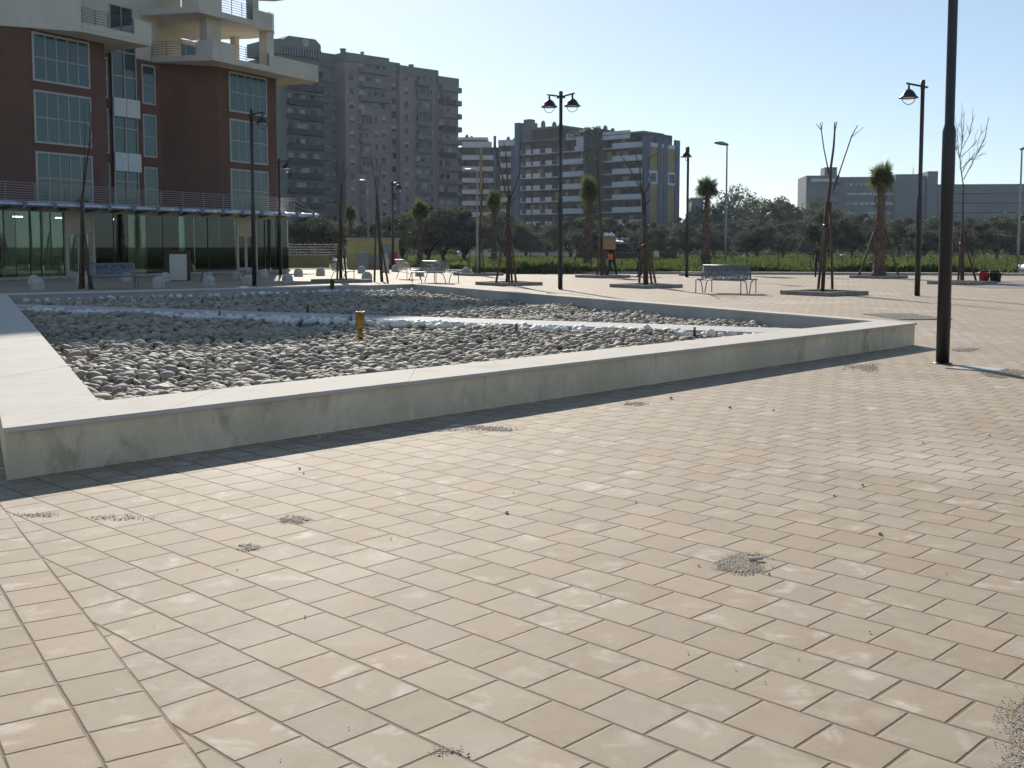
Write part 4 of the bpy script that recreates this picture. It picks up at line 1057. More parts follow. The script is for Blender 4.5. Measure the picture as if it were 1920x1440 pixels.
def silver(px, by, ty, ang, label):
    p = G(px, by); h = AT(px, ty, p[1])[2]; o = thing('street_light', label, 'street light', p, group='slim galvanised street lights')
    k = max(1, h/6)
    b = MB(); b.lathe([(.062*k, 0), (.056*k, h*.25), (.036*k, h*.99), (.036*k, h)], n=12); b.build('pole', M['galv'], o, False)
    ca, sa = math.cos(ang), math.sin(ang); b = MB()
    b.tube([(-.1*ca, -.1*sa, h-.02), (.25*k*ca, .25*k*sa, h+.06*k), (.62*k*ca, .62*k*sa, h+.10*k)], [.05*k, .1*k, .06*k], 8); b.build('lantern', M['galv'], o, False)
silver(1360, 498, 271, R(178), 'tall slim silver street light right of the small palm')
silver(895, 517, 322, R(180), 'slim silver street light among stakes left of the left palm')
silver(691, 496, 341, R(180), 'slim silver street light rising behind the ochre hut')
silver(1908, 514, 279, R(5), 'slim silver street light at the right edge of the picture')

# ------------------------------------------------------------------ perforated steel benches
def perforated(b, o, a, c, nx, ny, th, seed, margin=(2, 1), dens=.34):
    """sheet with punched holes: o + a*i + c*j cells, some left open"""
    rg = random.Random(seed); o = Vector(o); a = Vector(a)/nx; c = Vector(c)/ny; n = a.cross(c).normalized()*th
    hole = {(i, j) for i in range(margin[0], nx-margin[0]) for j in range(margin[1], ny-margin[1]) if rg.random() < dens}
    for j in range(ny):
        i = 0
        while i < nx:
            if (i, j) in hole: i += 1; continue
            k = i
            while k < nx and (k, j) not in hole: k += 1
            p = o+a*i+c*j; q_ = a*(k-i); e = c
            b.add([p, p+q_, p+q_+e, p+e, p+n, p+q_+n, p+q_+e+n, p+e+n], [(0, 3, 2, 1), (4, 5, 6, 7), (0, 1, 5, 4), (2, 3, 7, 6), (1, 2, 6, 5), (3, 0, 4, 7)]); i = k
def make_bench(name, label, L=1.6, dark=False, back=True):
    t = thing(name, label, 'bench', group='perforated steel benches')
    m = M['steel_dark'] if dark else M['steel']
    b = MB(); perforated(b, (-L/2, -.46, .455), (L, 0, 0), (0, .44, 0), 120, 30, .004, 3, dens=.22)
    b.tube([(-L/2, -.47, .445), (L/2, -.47, .445)], .022, 8); b.build('seat', m, t, False)
    if back:
        b = MB(); perforated(b, (-L/2, -.01, .44), (L, 0, 0), (0, .12, .43), 112, 28, .004, 5, dens=.42)
        b.build('backrest', m, t, False)
        b = MB(); b.tube([(-L/2, .125, .885), (L/2, .125, .885)], .028, 8); b.build('top_rail', m, t, False)
    for s in (-1, 1):
        x = s*(L/2-.03)
        b = MB(); b.tube([(x, -.45, .44), (x, -.455, 0)], .017, 8); b.build('leg', M['steel_dark'], t, False)
        b = MB(); b.tube([(x, -.40, .44), (x, -.2, .425), (x, -.06, .36), (x, .0, .22), (x, .07, 0)], .017, 8); b.build('leg', M['steel_dark'], t, False)
        b = MB(); b.tube([(x, -.45, .44), (x, .0, .44)]+([(x, .12, .88)] if back else []), .015, 8); b.build('side_frame', M['steel_dark'], t, False)
    return t
B0 = make_bench('park_bench', 'steel bench facing the camera, front one of the pair right of the middle')
def seat_at(px, py, th, dy=.42):
    p = G(px, py); return (p[0]-math.sin(th)*dy, p[1]+math.cos(th)*dy, 0)
th = R(-35); p = seat_at(1347, 551, th); B0.location = p; B0.rotation_euler = (0, 0, th)
def behind(p, th, d): return (p[0]-math.sin(th)*d, p[1]+math.cos(th)*d, 0)
dup(B0, behind(p, th, .3), th+math.pi, 'steel bench turned away, rear one of the pair right of the middle')
th = R(-46); p = seat_at(796, 531, th)
dup(B0, p, th, 'steel bench with bright top rail, left one of the pair behind the basin')
dup(B0, behind(p, th, .3), th+math.pi, 'steel bench facing right, right one of the pair behind the basin')
th = R(118); p = G(758, 523.5); dup(B0, p, th, 'single steel bench in front of the ochre hut doorway, seen from behind')
p = G(634, 527); dup(B0, p, th, 'steel bench behind the dark staked tree, left of the ochre hut')
th = R(33); p = G(212, 541); dup(B0, p, th, 'shaded grey bench before the green glass shop front')
BF = make_bench('flat_bench', 'low backless bench with pale top by the shop doorway, in shade', 2.0, False, False)
BF.location = G(414, 527); BF.rotation_euler = (0, 0, R(50))

# ------------------------------------------------------------------ domed stone bollards
def bollard(label):
    t = thing('bollard', label, 'bollard', group='domed concrete bollards')
    r = .225; prof = [(r, 0), (r*1.01, .02), (r, .2)]+[(r*math.cos(R(a)), .2+r*math.sin(R(a))) for a in range(10, 90, 10)]+[(.0001, .2+r)]
    b = MB(); b.lathe(prof, n=24); b.build('dome', M['bollard'], t, False); 
    b = MB(); b.lathe([(r+.05, -.01), (r+.05, .006), (r+.001, .006)], n=20); b.build('base_ring', M['kerb_dark'], t, False)
    return t
BL = [(64, 536, 'shaded bollard at far left, rear one of two'), (71, 544, 'shaded bollard at far left, front one of two'), (154, 534, 'shaded bollard behind the stakes of the leftmost bare tree'), (237, 528, 'shaded bollard just behind the shaded bench'),
      (297, 540, 'shaded bollard in front of the white panelled box'), (310, 529, 'shaded bollard left of the white panelled box'), (389, 526, 'shaded bollard at the left end of the low backless bench'), (392, 537, 'shaded bollard in front of the low backless bench'),
      (444, 524, 'shaded bollard at the right end of the low backless bench'), (465, 534, 'shaded bollard left of the foot of the lamp post before the red block'), (494, 522, 'shaded bollard between the two lamp posts at the red block'),
      (539, 532, 'shaded bollard in front of the glass corner, nearest the basin'), (559.5, 518.5, 'bollard at the shadow edge right of the glass corner'), (601, 517, 'sunlit bollard below the end of the low olive wall'),
      (678, 512.5, 'sunlit bollard before the ochre hut, farther of two'), (688, 527.5, 'sunlit bollard before the ochre hut, nearer and larger of two'), (721, 511, 'bollard behind the stakes before the hut door'), (741, 509.5, 'bollard at the left end of the single bench'),
      (787, 518, 'bollard hidden behind the left bench of the basin pair'), (874, 516, 'bollard at the right end of the bench pair behind the basin'), (911.5, 513, 'bollard between the silver street light and the staked tree'),
      (932, 511, 'bollard half hidden behind another by the staked tree'), (942, 512.5, 'bollard left of the trunk of the staked tree behind the basin')]
b0 = bollard(BL[0][2])
for i, (px, py, lab) in enumerate(BL):
    p = G(px, py)
    if i == 0: b0.location = p
    else: dup(b0, p, random.uniform(0, 6), lab, (random.uniform(.97, 1.03),)*3)

# ------------------------------------------------------------------ square tree planters
def planter(label, side=1.9):
    t = thing('tree_planter', label, 'planter', group='square kerbed tree planters')
    h, w = .13, .13; s = side/2
    for k in range(4):
        a = k*math.pi/2; b = MB(); ca, sa = math.cos(a), math.sin(a)
        c = (0*ca-(-s+w/2)*sa, 0*sa+(-s+w/2)*ca, h/2); b.box(c, (side if k % 2 == 0 else side-2*w-.006, w, h) if True else 0, a); b.build('kerb_stone', M['kerb_dark'], t, False, bevel=.012)
    b = MB(); b.box((0, 0, .035), (side-2*w-.01, side-2*w-.01, .07)); b.build('soil', M['soil'], t, False)
    return t
PL = [(1545, 552.5, 'planter of the cut tree with three upright branches'), (1211, 539, 'planter of the thick cut tree right of the middle'), (954, 534.5, 'planter of the staked tree right behind the basin'), (1130, 520.5, 'planter of the thin tree beside the person with the box'),
      (1804, 533, 'planter of the thin twiggy tree at right'), (1647, 521.5, 'planter of the large palm at right'), (640, 529.5, 'planter of the dark staked tree by the hut'), (897, 516.5, 'planter with stakes round the silver street light'), (1103, 512, 'planter of the palm beside the person with the box'),
      (1322, 517, 'planter of the palm behind the bench pair')]
pl0 = planter(PL[0][2])
for i, (px, py, lab) in enumerate(PL):
    p = G(px, py)
    if i == 0: pl0.location = p; pl0.rotation_euler = (0, 0, R(-55))
    else: dup(pl0, p, R(-55)+random.uniform(-.02, .02), lab)

# ------------------------------------------------------------------ box, bins, covers, grate
p = G(333, 527); o = thing('panelled_box', 'dark brown box with a white front panel before the glass shop front', 'box', p, R(14))
MB().box((0, .3, .66), (1.05, .6, 1.30)).build('cabinet', plain('dark brown timber', (.05, .032, .026), .6, 0, .2, 6), o, False, bevel=.01)
MB().box((.04, -.012, .6), (.72, .02, 1.14)).build('front_panel', M['coping'], o, False)
b = MB(); [b.box((x, y, .004), (.08, .08, .012)) for x in (-.45, .45) for y in (.06, .54)]; b.build('foot', M['black'], o, False)
def bin_(px, py, w, h, m, label):
    p = G(px, py); o = thing('tub', label, 'tub', p, group='two plastic tubs on the road edge')
    b = MB(); b.lathe([(w*.42, 0), (w*.5, h*.9), (w*.54, h*.9), (w*.54, h), (w*.48, h), (w*.4, .04), (.0001, .04)], n=20); b.build('bucket', m, o, False)
    b = MB(); b.tube([(w*.52*math.cos(t), 0, h+.22*math.sin(t)*w) for t in [math.pi*i/10 for i in range(11)]], .012, 6); b.build('handle', M['galv'], o, False)
bin_(1845, 528.5, .44, .40, M['red'], 'red plastic tub standing left of the black tub')
bin_(1866, 528.5, .50, .40, M['black_plastic'], 'black plastic tub standing right of the red tub')
pa, pb_, pc, pd = [Vector(G(x, y)) for x, y in ((1652, 591), (1742, 590.5), (1748, 598), (1672, 600))]
o = thing('drain_grate', 'dark slotted drain grate by the right end of the basin', 'grate', tuple((pa+pc)/2))
b = MB(); cx = (pa+pc)/2; u = (pb_-pa); u.z = 0; Lx = u.length; u.normalize(); v = Vector((-u.y, u.x, 0))
Wy = 1.9; b2 = MB(); b2.para(cx-u*Lx/2-v*Wy/2+Vector((0, 0, .002)), u*Lx, v*Wy, (0, 0, .004)); b2.build('pit', M['bed'], o)
for i in range(13): b.para(cx-u*Lx/2+u*(Lx*i/12.5)-v*Wy/2+Vector((0, 0, .0065)), u*(Lx*.03), v*Wy, (0, 0, .012))
for j in (0, .48, .97): b.para(cx-u*Lx/2-v*Wy/2+v*(Wy*j)+Vector((0, 0, .0075)), u*Lx, v*(Wy*.03), (0, 0, .013))
b.build('bars', M['kerb_dark'], o)
p = G(1832, 692); o = thing('access_cover', 'pale grey access cover in the paving right of the closest lamp post', 'cover', p, R(-44))
MB().box((0, 0, .006), (.60, .46, .008)).build('frame', M['kerb_dark'], o, False); MB().box((0, 0, .0085), (.54, .40, .008)).build('plate', M['strip'], o, False)

# ------------------------------------------------------------------ sand patches and loose stones on the paving
TET = np.array([(1, 1, 1), (-1, -1, 1), (-1, 1, -1), (1, -1, -1)], float)/1.7; TF = np.array([(0, 1, 2), (0, 3, 1), (0, 2, 3), (1, 3, 2)])
I0 = ico(0)
def sand(px, py, wx, wy, n, g, label, ang=0.0, holes=0.0):
    its = []; c = Vector(G(px, py)); ph = RNG.uniform(0, 6.28, 8); fr = RNG.uniform(2.2, 6.5, 8)
    while len(its) < n:
        r_ = RNG.uniform(0, 1)**.5*1.25; a = RNG.uniform(0, 6.283)
        ex, ey = r_*math.cos(a), r_*math.sin(a)
        f = sum(math.sin(fr[i]*(ex*math.cos(i*.8)+ey*math.sin(i*.8))+ph[i]) for i in range(8))/4
        if f*.5+1.0-r_*1.15+RNG.normal()*.24 < .12 and RNG.uniform() > .02: continue
        dx, dy = ex*wx/2, ey*wy/2
        x = px+dx*math.cos(ang)-dy*math.sin(ang); y = py+dx*math.sin(ang)+dy*math.cos(ang)
        s = g*RNG.uniform(.4, 1.4); q_ = G(x, y)
        its.append((I0, rotm(RNG.uniform(0, 6), 0, 0)@np.diag([s, s*.8, s*.32]), np.array([q_[0]-c.x, q_[1]-c.y, .004+s*.2])))
    o = merged('sand_patch', its, M['sand']); o.location = c; tag(o, label, 'sand', 'patches of spilt sand and grit')
sand(1393, 1057, 105, 36, 2500, .0036, 'largest patch of brown sand on the open paving right of the middle')
sand(553, 975, 56, 14, 480, .0045, 'small sand patch in the paving below the middle of the basin wall')
sand(467, 1027, 46, 11, 260, .004, 'small sand patch nearest the left, below the other')
sand(215, 971, 130, 10, 170, .005, 'thin trail of grit near the left end of the basin wall')
sand(75, 966, 90, 7, 120, .005, 'thin line of grit crossing the border courses at left')
sand(915, 804, 110, 12, 700, .006, 'long sand patch at the edge of the basin shadow')
sand(1622, 690, 90, 15, 800, .007, 'sand patch by the right end of the basin shadow')
sand(1815, 656, 50, 8, 900, .008, 'sand patch beyond the closest lamp post')
sand(1888, 700, 80, 16, 1700, .007, 'sand patch beside the access cover at right')
sand(1932, 1400, 130, 200, 5200, .003, 'brown sand drift in the lower right corner')
sand(1188, 757, 46, 7, 240, .007, 'faint grit patch in front of the middle of the basin wall')
sand(838, 1408, 60, 16, 90, .003, 'scatter of grit crumbs at the bottom edge of the picture')
sand(640, 822, 150, 12, 500, .006, 'dirt swept against the foot of the basin wall, left of its middle')
sand(795, 806, 120, 9, 500, .006, 'dirt swept against the foot of the basin wall, at its middle')
sand(320, 884, 60, 6, 160, .005, 'dirt in the shadow near the left end of the basin wall')
ST = [(1650, 1003, 9), (1617, 911, 6), (562, 880, 6), (569, 889, 5), (861, 1411, 8), (878, 1417, 6), (1290, 1226, 5), (1497, 1238, 5), (1434, 1281, 4), (1379, 1257, 4), (654, 1367, 4), (526, 1426, 4), (572, 1158, 5), (289, 1176, 3), (445, 1070, 4), (963, 925, 4), (1192, 943, 5), (1034, 956, 3), (1564, 930, 5), (1125, 1118, 4), (1630, 1187, 6), (1773, 1076, 4), (1442, 1078, 6), (1310, 1062, 5), (733, 1012, 4), (1368, 765, 7), (1450, 770, 5), (1010, 905, 4), (1730, 832, 6), (1855, 818, 5), (598, 822, 9), (1258, 748, 8)]
SL = 'small dark pebble lying loose on the sunlit paving'
for px, py, s in ST:
    p = G(px, py); r_ = s*p[1]/F/2; V, Fc = random.choice(SH1); Ax = rotm(random.uniform(0, 6), .2, .2)@np.diag([r_, r_*.8, r_*.6])
    o = np_obj('pebble', np_mesh('pebble', V@Ax.T, Fc, M['sand'], smooth=True), loc=(p[0], p[1], r_*.4+.004)); tag(o, SL, 'pebble', 'loose pebbles on the paving')
p = G(950, 963); V, Fc = SH1[2]; o = np_obj('pebble', np_mesh('pebble', V*.011, Fc, M['white_stone'], smooth=True), loc=(p[0], p[1], .008)); tag(o, 'single small white pebble on the paving in the middle', 'pebble')
p = G(1418, 1053); b = MB(); b.tube([(-.035, 0, .012), (.035, .012, .014)], .008, 6); o = b.build('wood_chip', M['coping'], None, False); o.location = p; tag(o, 'pale splinter of wood lying on the largest sand patch', 'splinter')
# ------------------------------------------------------------------ bare staked trees
def bare_tree(label, base, limbs, stakes, sub=1):
    D = G(*base)[1]; p0 = G(*base); t = thing('bare_tree', label, 'tree', p0, group='bare young trees tied to stakes')
    k = D/F
    def conv(l, dy0=0.0):
        n = len(l); return [AT(x, y, D+dy0*(i/max(1, n-1))) for i, (x, y, w) in enumerate(l)], [w*k/2 for _, _, w in l]
    b = MB()
    P, Rr = conv(limbs[0]); P[0] = (P[0][0], P[0][1], 0); P = [P[0]]+P[1:]; b.tube(P, Rr, 9); b.build('trunk', M['bark'], t)
    for l in limbs[1:]:
        b = MB(); dy = random.uniform(-.7, .7); P, Rr = conv(l, dy); b.tube(P, Rr, 7)
        for i in range(sub):                      # fine twigs
            j = random.randrange(1, len(P)); a = Vector(P[j-1]).lerp(Vector(P[j]), random.random()); d = (Vector(P[j])-Vector(P[j-1])).normalized()
            d = (d+Vector((random.gauss(0, .5), random.gauss(0, .5), random.gauss(.2, .2)))).normalized(); L = random.uniform(.25, .7)
            m_ = a+d*L*.5+Vector((random.gauss(0, .03), 0, .03)); b.tube([a, m_, a+d*L+Vector((0, 0, .08))], [.010, .008, .005], 4)
        b.build('branch', M['bark'] if limbs[0][0][2] > 6 else M['twig'], t)
    for i, (x0, y0, x1, y1) in enumerate(stakes):
        g0 = G(x0, y0); g0 = (g0[0], min(max(g0[1], D-.75), D+.75), 0); q1 = AT(x1, y1, D+random.choice((-.09, .09)))
        if abs(g0[1]-D) < .15: g0 = (g0[0], D+(.4 if i % 2 else -.4), 0)
        b = MB(); b.tube([g0, q1], [.045, .036], 7); b.build('stake', M['stake'], t)
    zt_ = AT(stakes[0][2], stakes[0][3], D)[2] if stakes else 1; zq = zt_*.78
    for f_ in (.74,):
        b = MB(); c_ = AT(limbs[0][1][0], limbs[0][1][1], D); b.lathe([(.10, -.03), (.115, 0), (.10, .03)], (p0[0]+(c_[0]-p0[0])*f_*zt_/max(c_[2], .5), D, zt_*f_), 8); b.build('tie_band', M['black_plastic'], t)
    return t
bare_tree('cut tree with three upright bare branches right of the bench pair', (1542, 551), [[(1542, 551, 7.5), (1549, 431, 6.5), (1553, 380, 6.5), (1557, 344, 5.5), (1558, 313, 4.5), (1563, 277, 4), (1565, 249, 3.2), (1565, 229, 2)], [(1555, 328, 2.6), (1545, 280, 2.2), (1540, 244, 2), (1530, 232, 1)], [(1540, 244, 1.6), (1538, 230, 1)], [(1540, 244, 1.8), (1542, 229, 1)], [(1562, 358, 3), (1568, 341, 2.8), (1579, 308, 2.4), (1597, 255, 2.2), (1608, 235, 1.4)], [(1598, 256, 1.4), (1620, 238, .8)], [(1565, 249, 2.2), (1569, 228, 1.6)]],
          [(1526, 548, 1550, 377), (1535, 548, 1553, 395), (1561, 550, 1557, 380)], sub=0)
bare_tree('thick cut tree with crooked bare limbs, right of the person with the box', (1211, 538), [[(1211, 538, 10), (1209, 440, 9), (1206, 362, 9)], [(1205, 364, 4), (1200, 340, 3), (1200, 312, 2.4), (1190, 286, 1.4)], [(1204, 364, 3), (1196, 345, 2.4), (1176, 307, 2), (1162, 290, 1.2)], [(1207, 362, 4), (1214, 353, 3), (1221, 338, 2.4), (1214, 320, 2), (1217, 297, 1.8), (1238, 283, 1)], [(1208, 386, 2.6), (1212, 383, 2.6), (1221, 373, 2)], [(1205, 362, 2.5), (1207, 330, 2), (1204, 300, 1.2)]],
          [(1196, 536, 1206, 432), (1222.5, 537, 1209, 425), (1217, 533, 1210, 430)], sub=0)
bare_tree('staked tree with forked bare limbs right behind the back corner of the basin', (952, 535), [[(952, 535, 9), (953, 470, 8), (953, 390, 8), (956, 368, 7)], [(954, 372, 4), (948, 362, 3), (941, 326, 2.5), (933, 298, 2), (926, 265, 1.2)], [(955, 368, 3.4), (950, 322, 2.4), (950, 298, 2), (944, 263, 1.2)], [(957, 370, 3.6), (966, 350, 2.6), (974, 325, 2.2), (977, 298, 2), (976, 250, 1)], [(957, 380, 2), (965, 372, 1.6), (972, 366, 1)]],
          [(929, 536, 950, 420), (968, 535.5, 956, 425), (960, 531, 955, 430)])
bare_tree('thin tree with reddish upper stem beside the person with the box', (1128, 520), [[(1128, 520, 5), (1127, 440, 4.6), (1122, 340, 4.2), (1119, 277, 3)], [(1121, 335, 2), (1129, 318, 1.6), (1134, 300, 1)], [(1120, 310, 1.6), (1114, 292, 1)]], [(1120, 521, 1126, 430), (1139, 520, 1128, 440), (1126, 517, 1127, 440)])
bare_tree('thin staked stem close to the silver street light', (900, 516.5), [[(900, 516.5, 4), (899, 440, 3.6), (904, 360, 2.6), (908, 320, 1.6)], [(902, 370, 1.8), (895, 340, 1)], [(903, 362, 1.6), (914, 335, 1)]], [(890, 516.5, 899, 430), (908.5, 517, 900, 430)])
bare_tree('staked tree with thin forked limbs in front of the ochre hut', (716, 528), [[(716, 528, 6), (709, 400, 5.2), (706, 365, 4.6)], [(706, 366, 3), (702, 335, 2.4), (696, 300, 2), (691, 283, 1.1)], [(706, 365, 3), (711, 335, 2.2), (713, 308, 1.4), (718, 290, .9)], [(704, 350, 2), (708, 315, 1.5), (705, 295, .9)]], [(702, 529, 706, 380), (727, 528.5, 712, 440)])
bare_tree('dark tree bundled between stakes, left of the ochre hut', (638.7, 528), [[(638.7, 528, 6), (638.7, 395, 5), (641, 350, 4)], [(641, 352, 2.6), (645, 320, 2), (642, 296, 1.2)], [(640, 360, 2.2), (634, 325, 1.6), (633, 303, 1)], [(641, 350, 2), (650, 325, 1.5), (655, 305, .9)]], [(632, 528.5, 637, 405), (649.5, 528.5, 640, 408), (645, 526, 639, 412)])
bare_tree('leftmost bare tree on three stakes before the glass shop front', (156, 541), [[(156, 541, 6.5), (154, 400, 6), (153, 380, 5.4), (161, 320, 3.4), (168, 270, 2.6), (171, 235, 2), (167, 188, 1.2)], [(155, 372, 2.4), (158, 300, 1.8), (160, 240, 1.3), (156, 195, .9)], [(165, 290, 1.8), (174, 255, 1.4), (178, 215, .9)]], [(145, 543, 153, 408), (164, 543, 156, 408), (172, 542, 157, 425)])
bare_tree('slender twiggy tree with a fan of thin branches at the right edge', (1802, 531), [[(1802, 531, 4.2), (1804, 447, 4), (1806, 344, 2.8)], [(1806, 346, 2.2), (1801.6, 316, 2), (1800, 298, 1.8), (1804, 267, 1.5), (1808, 212, .9)], [(1804, 270, 1.3), (1803, 240, 1.1), (1803, 216, .7)], [(1807, 336, 1.8), (1827, 298, 1.5), (1848, 257, 1.2), (1853, 221, .7)], [(1804, 279, 1.3), (1817, 254, 1.1), (1827, 214, .7)], [(1803, 294, 1.3), (1835, 262, 1), (1843, 244, .7)], [(1803, 316, 1.3), (1840, 275, .9)], [(1804, 324, 1.3), (1817, 300, 1), (1850, 287, .7)], [(1800, 298, 1.2), (1789, 269, .7)], [(1802, 310, 1.2), (1794, 268, .9), (1797, 232, .6)]],
          [(1796.5, 530, 1803, 430), (1813.5, 531, 1806, 440), (1807, 528, 1805, 440)], sub=5)

# ------------------------------------------------------------------ palms with tied-up crowns
def palm(label, px, by, ty, wb, wt, cr, crown, lean=0, seed=1, droop=.25):
    """by/ty: foot and crown tip, crown: height in px of the foliage, cr: its half width in px"""
    rg = np.random.default_rng(seed); p0 = G(px, by); D = p0[1]; k = D/F
    t = thing('palm_tree', label, 'palm', p0, group='young palms with trimmed crowns')
    top = AT(px+lean, ty, D); neck = AT(px+lean, ty+crown*.60, D)
    zt = neck[2]
    n = 26; vs = []; fs = []; m_ = 16
    for i in range(n+1):
        f = i/n; r = .74*(wb+(wt-wb)*min(1, f*1.15))*k/2*(1.12 if f < .04 else 1)*(1+.10*(i % 2))
        cx, cy = lean*k*f*f, 0
        for j in range(m_):
            a = 6.2832*(j+.5*(i % 2))/m_; q_ = r*(1+rg.uniform(-.09, .09)); vs.append((cx+q_*math.cos(a), cy+q_*math.sin(a), zt*f+rg.uniform(-.03, .03)))
    for i in range(n):
        for j in range(m_): j2 = (j+1) % m_; fs.append((i*m_+j, i*m_+j2, (i+1)*m_+j2, (i+1)*m_+j))
    b = MB(); b.add(vs, fs, 0, False)
    # stubs of cut leaf bases
    for i in range(150):
        f = rg.uniform(.05, .98); a = rg.uniform(0, 6.283); r = (wb+(wt-wb)*min(1, f*1.15))*k/2; z = zt*f; cx = lean*k*f*f
        q_ = Vector((cx+r*math.cos(a), r*math.sin(a), z)); d = Vector((math.cos(a)*.6, math.sin(a)*.6, .8))*rg.uniform(.05, .12)
        b.tube([q_-d*.3, q_+d], [.035, .014], 4, caps=False, smooth=False)
    b.build('trunk', M['palm_trunk'], t, False)
    V = []; Ht = top[2]-zt; Rr = cr*k; mats = []
    S = np.array([Rr*1.12, Rr*1.12, Ht*1.02]); O = np.array([lean*k, 0, zt])
    for i in range(74):
        u = i/73; az = i*2.39996+rg.uniform(-.3, .3)
        el = math.asin(max(-.85, min(1, .99-u*1.7+rg.uniform(-.12, .12))))          # inner leaves stand up, outer ones hang
        d = np.array([math.cos(az)*math.cos(el), math.sin(az)*math.cos(el), math.sin(el)])
        pl = rg.uniform(.12, .48); tip = d*pl; side = np.cross(d, [0, 0, 1.0]); side /= (np.linalg.norm(side)+1e-6); upv = np.cross(side, d)
        ro = rg.uniform(-1.1, 1.1); side, upv = side*math.cos(ro)+upv*math.sin(ro), upv*math.cos(ro)-side*math.sin(ro)
        w = .018; o = np.array([math.cos(az)*.07, math.sin(az)*.07, rg.uniform(-.08, .02)])
        V.append([O+(o-side*w)*S, O+(o+side*w)*S, O+(tip+side*w*.7)*S, O+(tip-side*w*.7)*S]); mats.append(0)
        nl = 13; fl = rg.uniform(.5, .68)
        for j in range(nl):
            a = R(-80+160*j/(nl-1)); ld = d*math.cos(a)+side*math.sin(a)*.75+upv*(.18*math.cos(a)-.08)
            ld /= np.linalg.norm(ld); L = fl*(.62+.38*math.cos(a))*rg.uniform(.8, 1.12)
            ws = np.cross(ld, upv); ws /= (np.linalg.norm(ws)+1e-6); wv = ws*.024
            m1 = tip+ld*L*.55; e = tip+ld*L+np.array([0, 0, -droop*L*max(0, 1-math.sin(max(el, 0))*1.2)])
            V.append([O+(tip-wv*.5)*S, O+(tip+wv*.5)*S, O+(m1+wv)*S, O+(m1-wv)*S]); V.append([O+(m1-wv)*S, O+(m1+wv)*S, O+(e+wv*.1)*S, O+(e-wv*.1)*S])
            dry = 1 if (u > .84 and rg.uniform() < .5) else 0; mats += [dry, dry]
    V = np.array(V); me = np_mesh('crown', V.reshape(-1, 3), np.arange(len(V)*4).reshape(-1, 4), [M['palm_leaf'], M['palm_dry']], np.array(mats))
    np_obj('crown', me, t); return t, D, k
def palm_stakes(t, D, k, offs, h):
    for dx, dy in offs:
        b = MB(); b.tube([(dx, dy, 0), (dx*.18, dy*.18, h)], [.05, .04], 7); b.build('stake', M['stake'], t, False)
a = palm('large palm with ragged upright crown and thick trunk at right', 1648, 521, 294, 31, 17, 27, 66, 0, 1); palm_stakes(*a, [(-1.1, -.3), (-.85, .5), (.9, -.2)], 2.5)
palm('palm behind the bench pair, right of the ochre gable', 1322, 512, 325, 24, 12, 24, 48, 3, 2)
a = palm('palm with glinting crown and red flecked trunk left of the person with the box', 1103, 511, 322, 20, 14, 23, 62, 2, 3); palm_stakes(*a, [(-1.1, -.3), (.8, .4)], 2.2)
palm('palm in front of the left wing of the balcony block', 926, 507, 347, 17, 9, 17, 52, 0, 4)
a = palm('palm rising over the olive tree behind the bench pair of the basin', 787, 504, 368, 13, 9, 20, 46, 2, 5); palm_stakes(*a, [(-1.2, -.3)], 2.4)
palm('small palm rising behind the ochre hut', 658, 496, 377, 8, 7, 13, 40, 0, 6)

# ------------------------------------------------------------------ olive grove and dark trees beyond the field
def crown_points(rg, n, rx, ry, rz, clumps, squash=.55, fill=.38):
    """leaf positions gathered into clumps spread through the crown"""
    P = []
    for _ in range(clumps):
        d = rg.normal(size=3); d /= np.linalg.norm(d); r = rg.uniform(.35, 1)**.6
        c = d*r*np.array([rx, ry, rz]); c[2] = c[2] if c[2] > -rz*squash else -rz*squash*rg.uniform(.6, 1)
        s = rg.uniform(.5, 1.25)*fill*min(rx, rz); m = int(n/clumps*rg.uniform(.4, 1.6))
        q_ = rg.normal(size=(m, 3)); q_ /= np.linalg.norm(q_, axis=1)[:, None]; q_ *= (rg.uniform(0, 1, m)**.45)[:, None]
        P.append(c+q_*s*np.array([1.15, 1.15, .8]))
    return np.concatenate(P)
def make_tree(kind, seed, Ht, spread, n, leaf, bark, clumps, trunk_h=.2, forks=5, size=.17):
    rg = np.random.default_rng(seed); random.seed(seed)
    t = thing(kind, 'tree', 'tree')
    ch = Ht*(1-trunk_h); cz = Ht*trunk_h+ch*.47
    b = MB(); tr = Ht*.028+.04; th_ = Ht*trunk_h
    b.tube([(0, 0, 0), (random.gauss(0, .08), random.gauss(0, .08), th_*.5), (random.gauss(0, .15), random.gauss(0, .1), th_)], [tr*1.35, tr, tr*.9], 8)
    for i in range(forks):
        a = 6.283*i/forks+random.uniform(-.4, .4); r_ = spread*random.uniform(.35, .75)
        b.tube([(0, 0, th_*.85), (math.cos(a)*r_*.4, math.sin(a)*r_*.4, th_+ch*.22), (math.cos(a)*r_, math.sin(a)*r_, th_+ch*random.uniform(.4, .75))], [tr*.6, tr*.4, tr*.12], 6)
    b.build('trunk', bark, t, False)
    C = crown_points(rg, n, spread, spread, ch*.5, clumps)+np.array([0, 0, cz])
    global RNG
    sv_ = RNG; RNG = rg; leaf_obj('crown', C, size, leaf, t); RNG = sv_
    return t
olv = []
for i, (hh, ss, m_) in enumerate(((4.6, 2.3, 'olive_leaf'), (5.2, 2.9, 'olive_leaf'), (4.3, 2.2, 'olive_leaf'), (5.5, 2.7, 'brown_leaf'))):
    olv.append(make_tree('olive_tree', 31+i, hh, ss, 7500, M[m_], M['bark'], 36, size=.29))
drk = [make_tree('pine_tree', 51+i, hh, ss, 7000, M['dark_leaf'], M['bark'], cl, trunk_h=tk, size=.42) for i, (hh, ss, cl, tk) in enumerate(((12, 5.2, 34, .16), (10, 3.2, 26, .12), (8.5, 4.6, 30, .15)))]
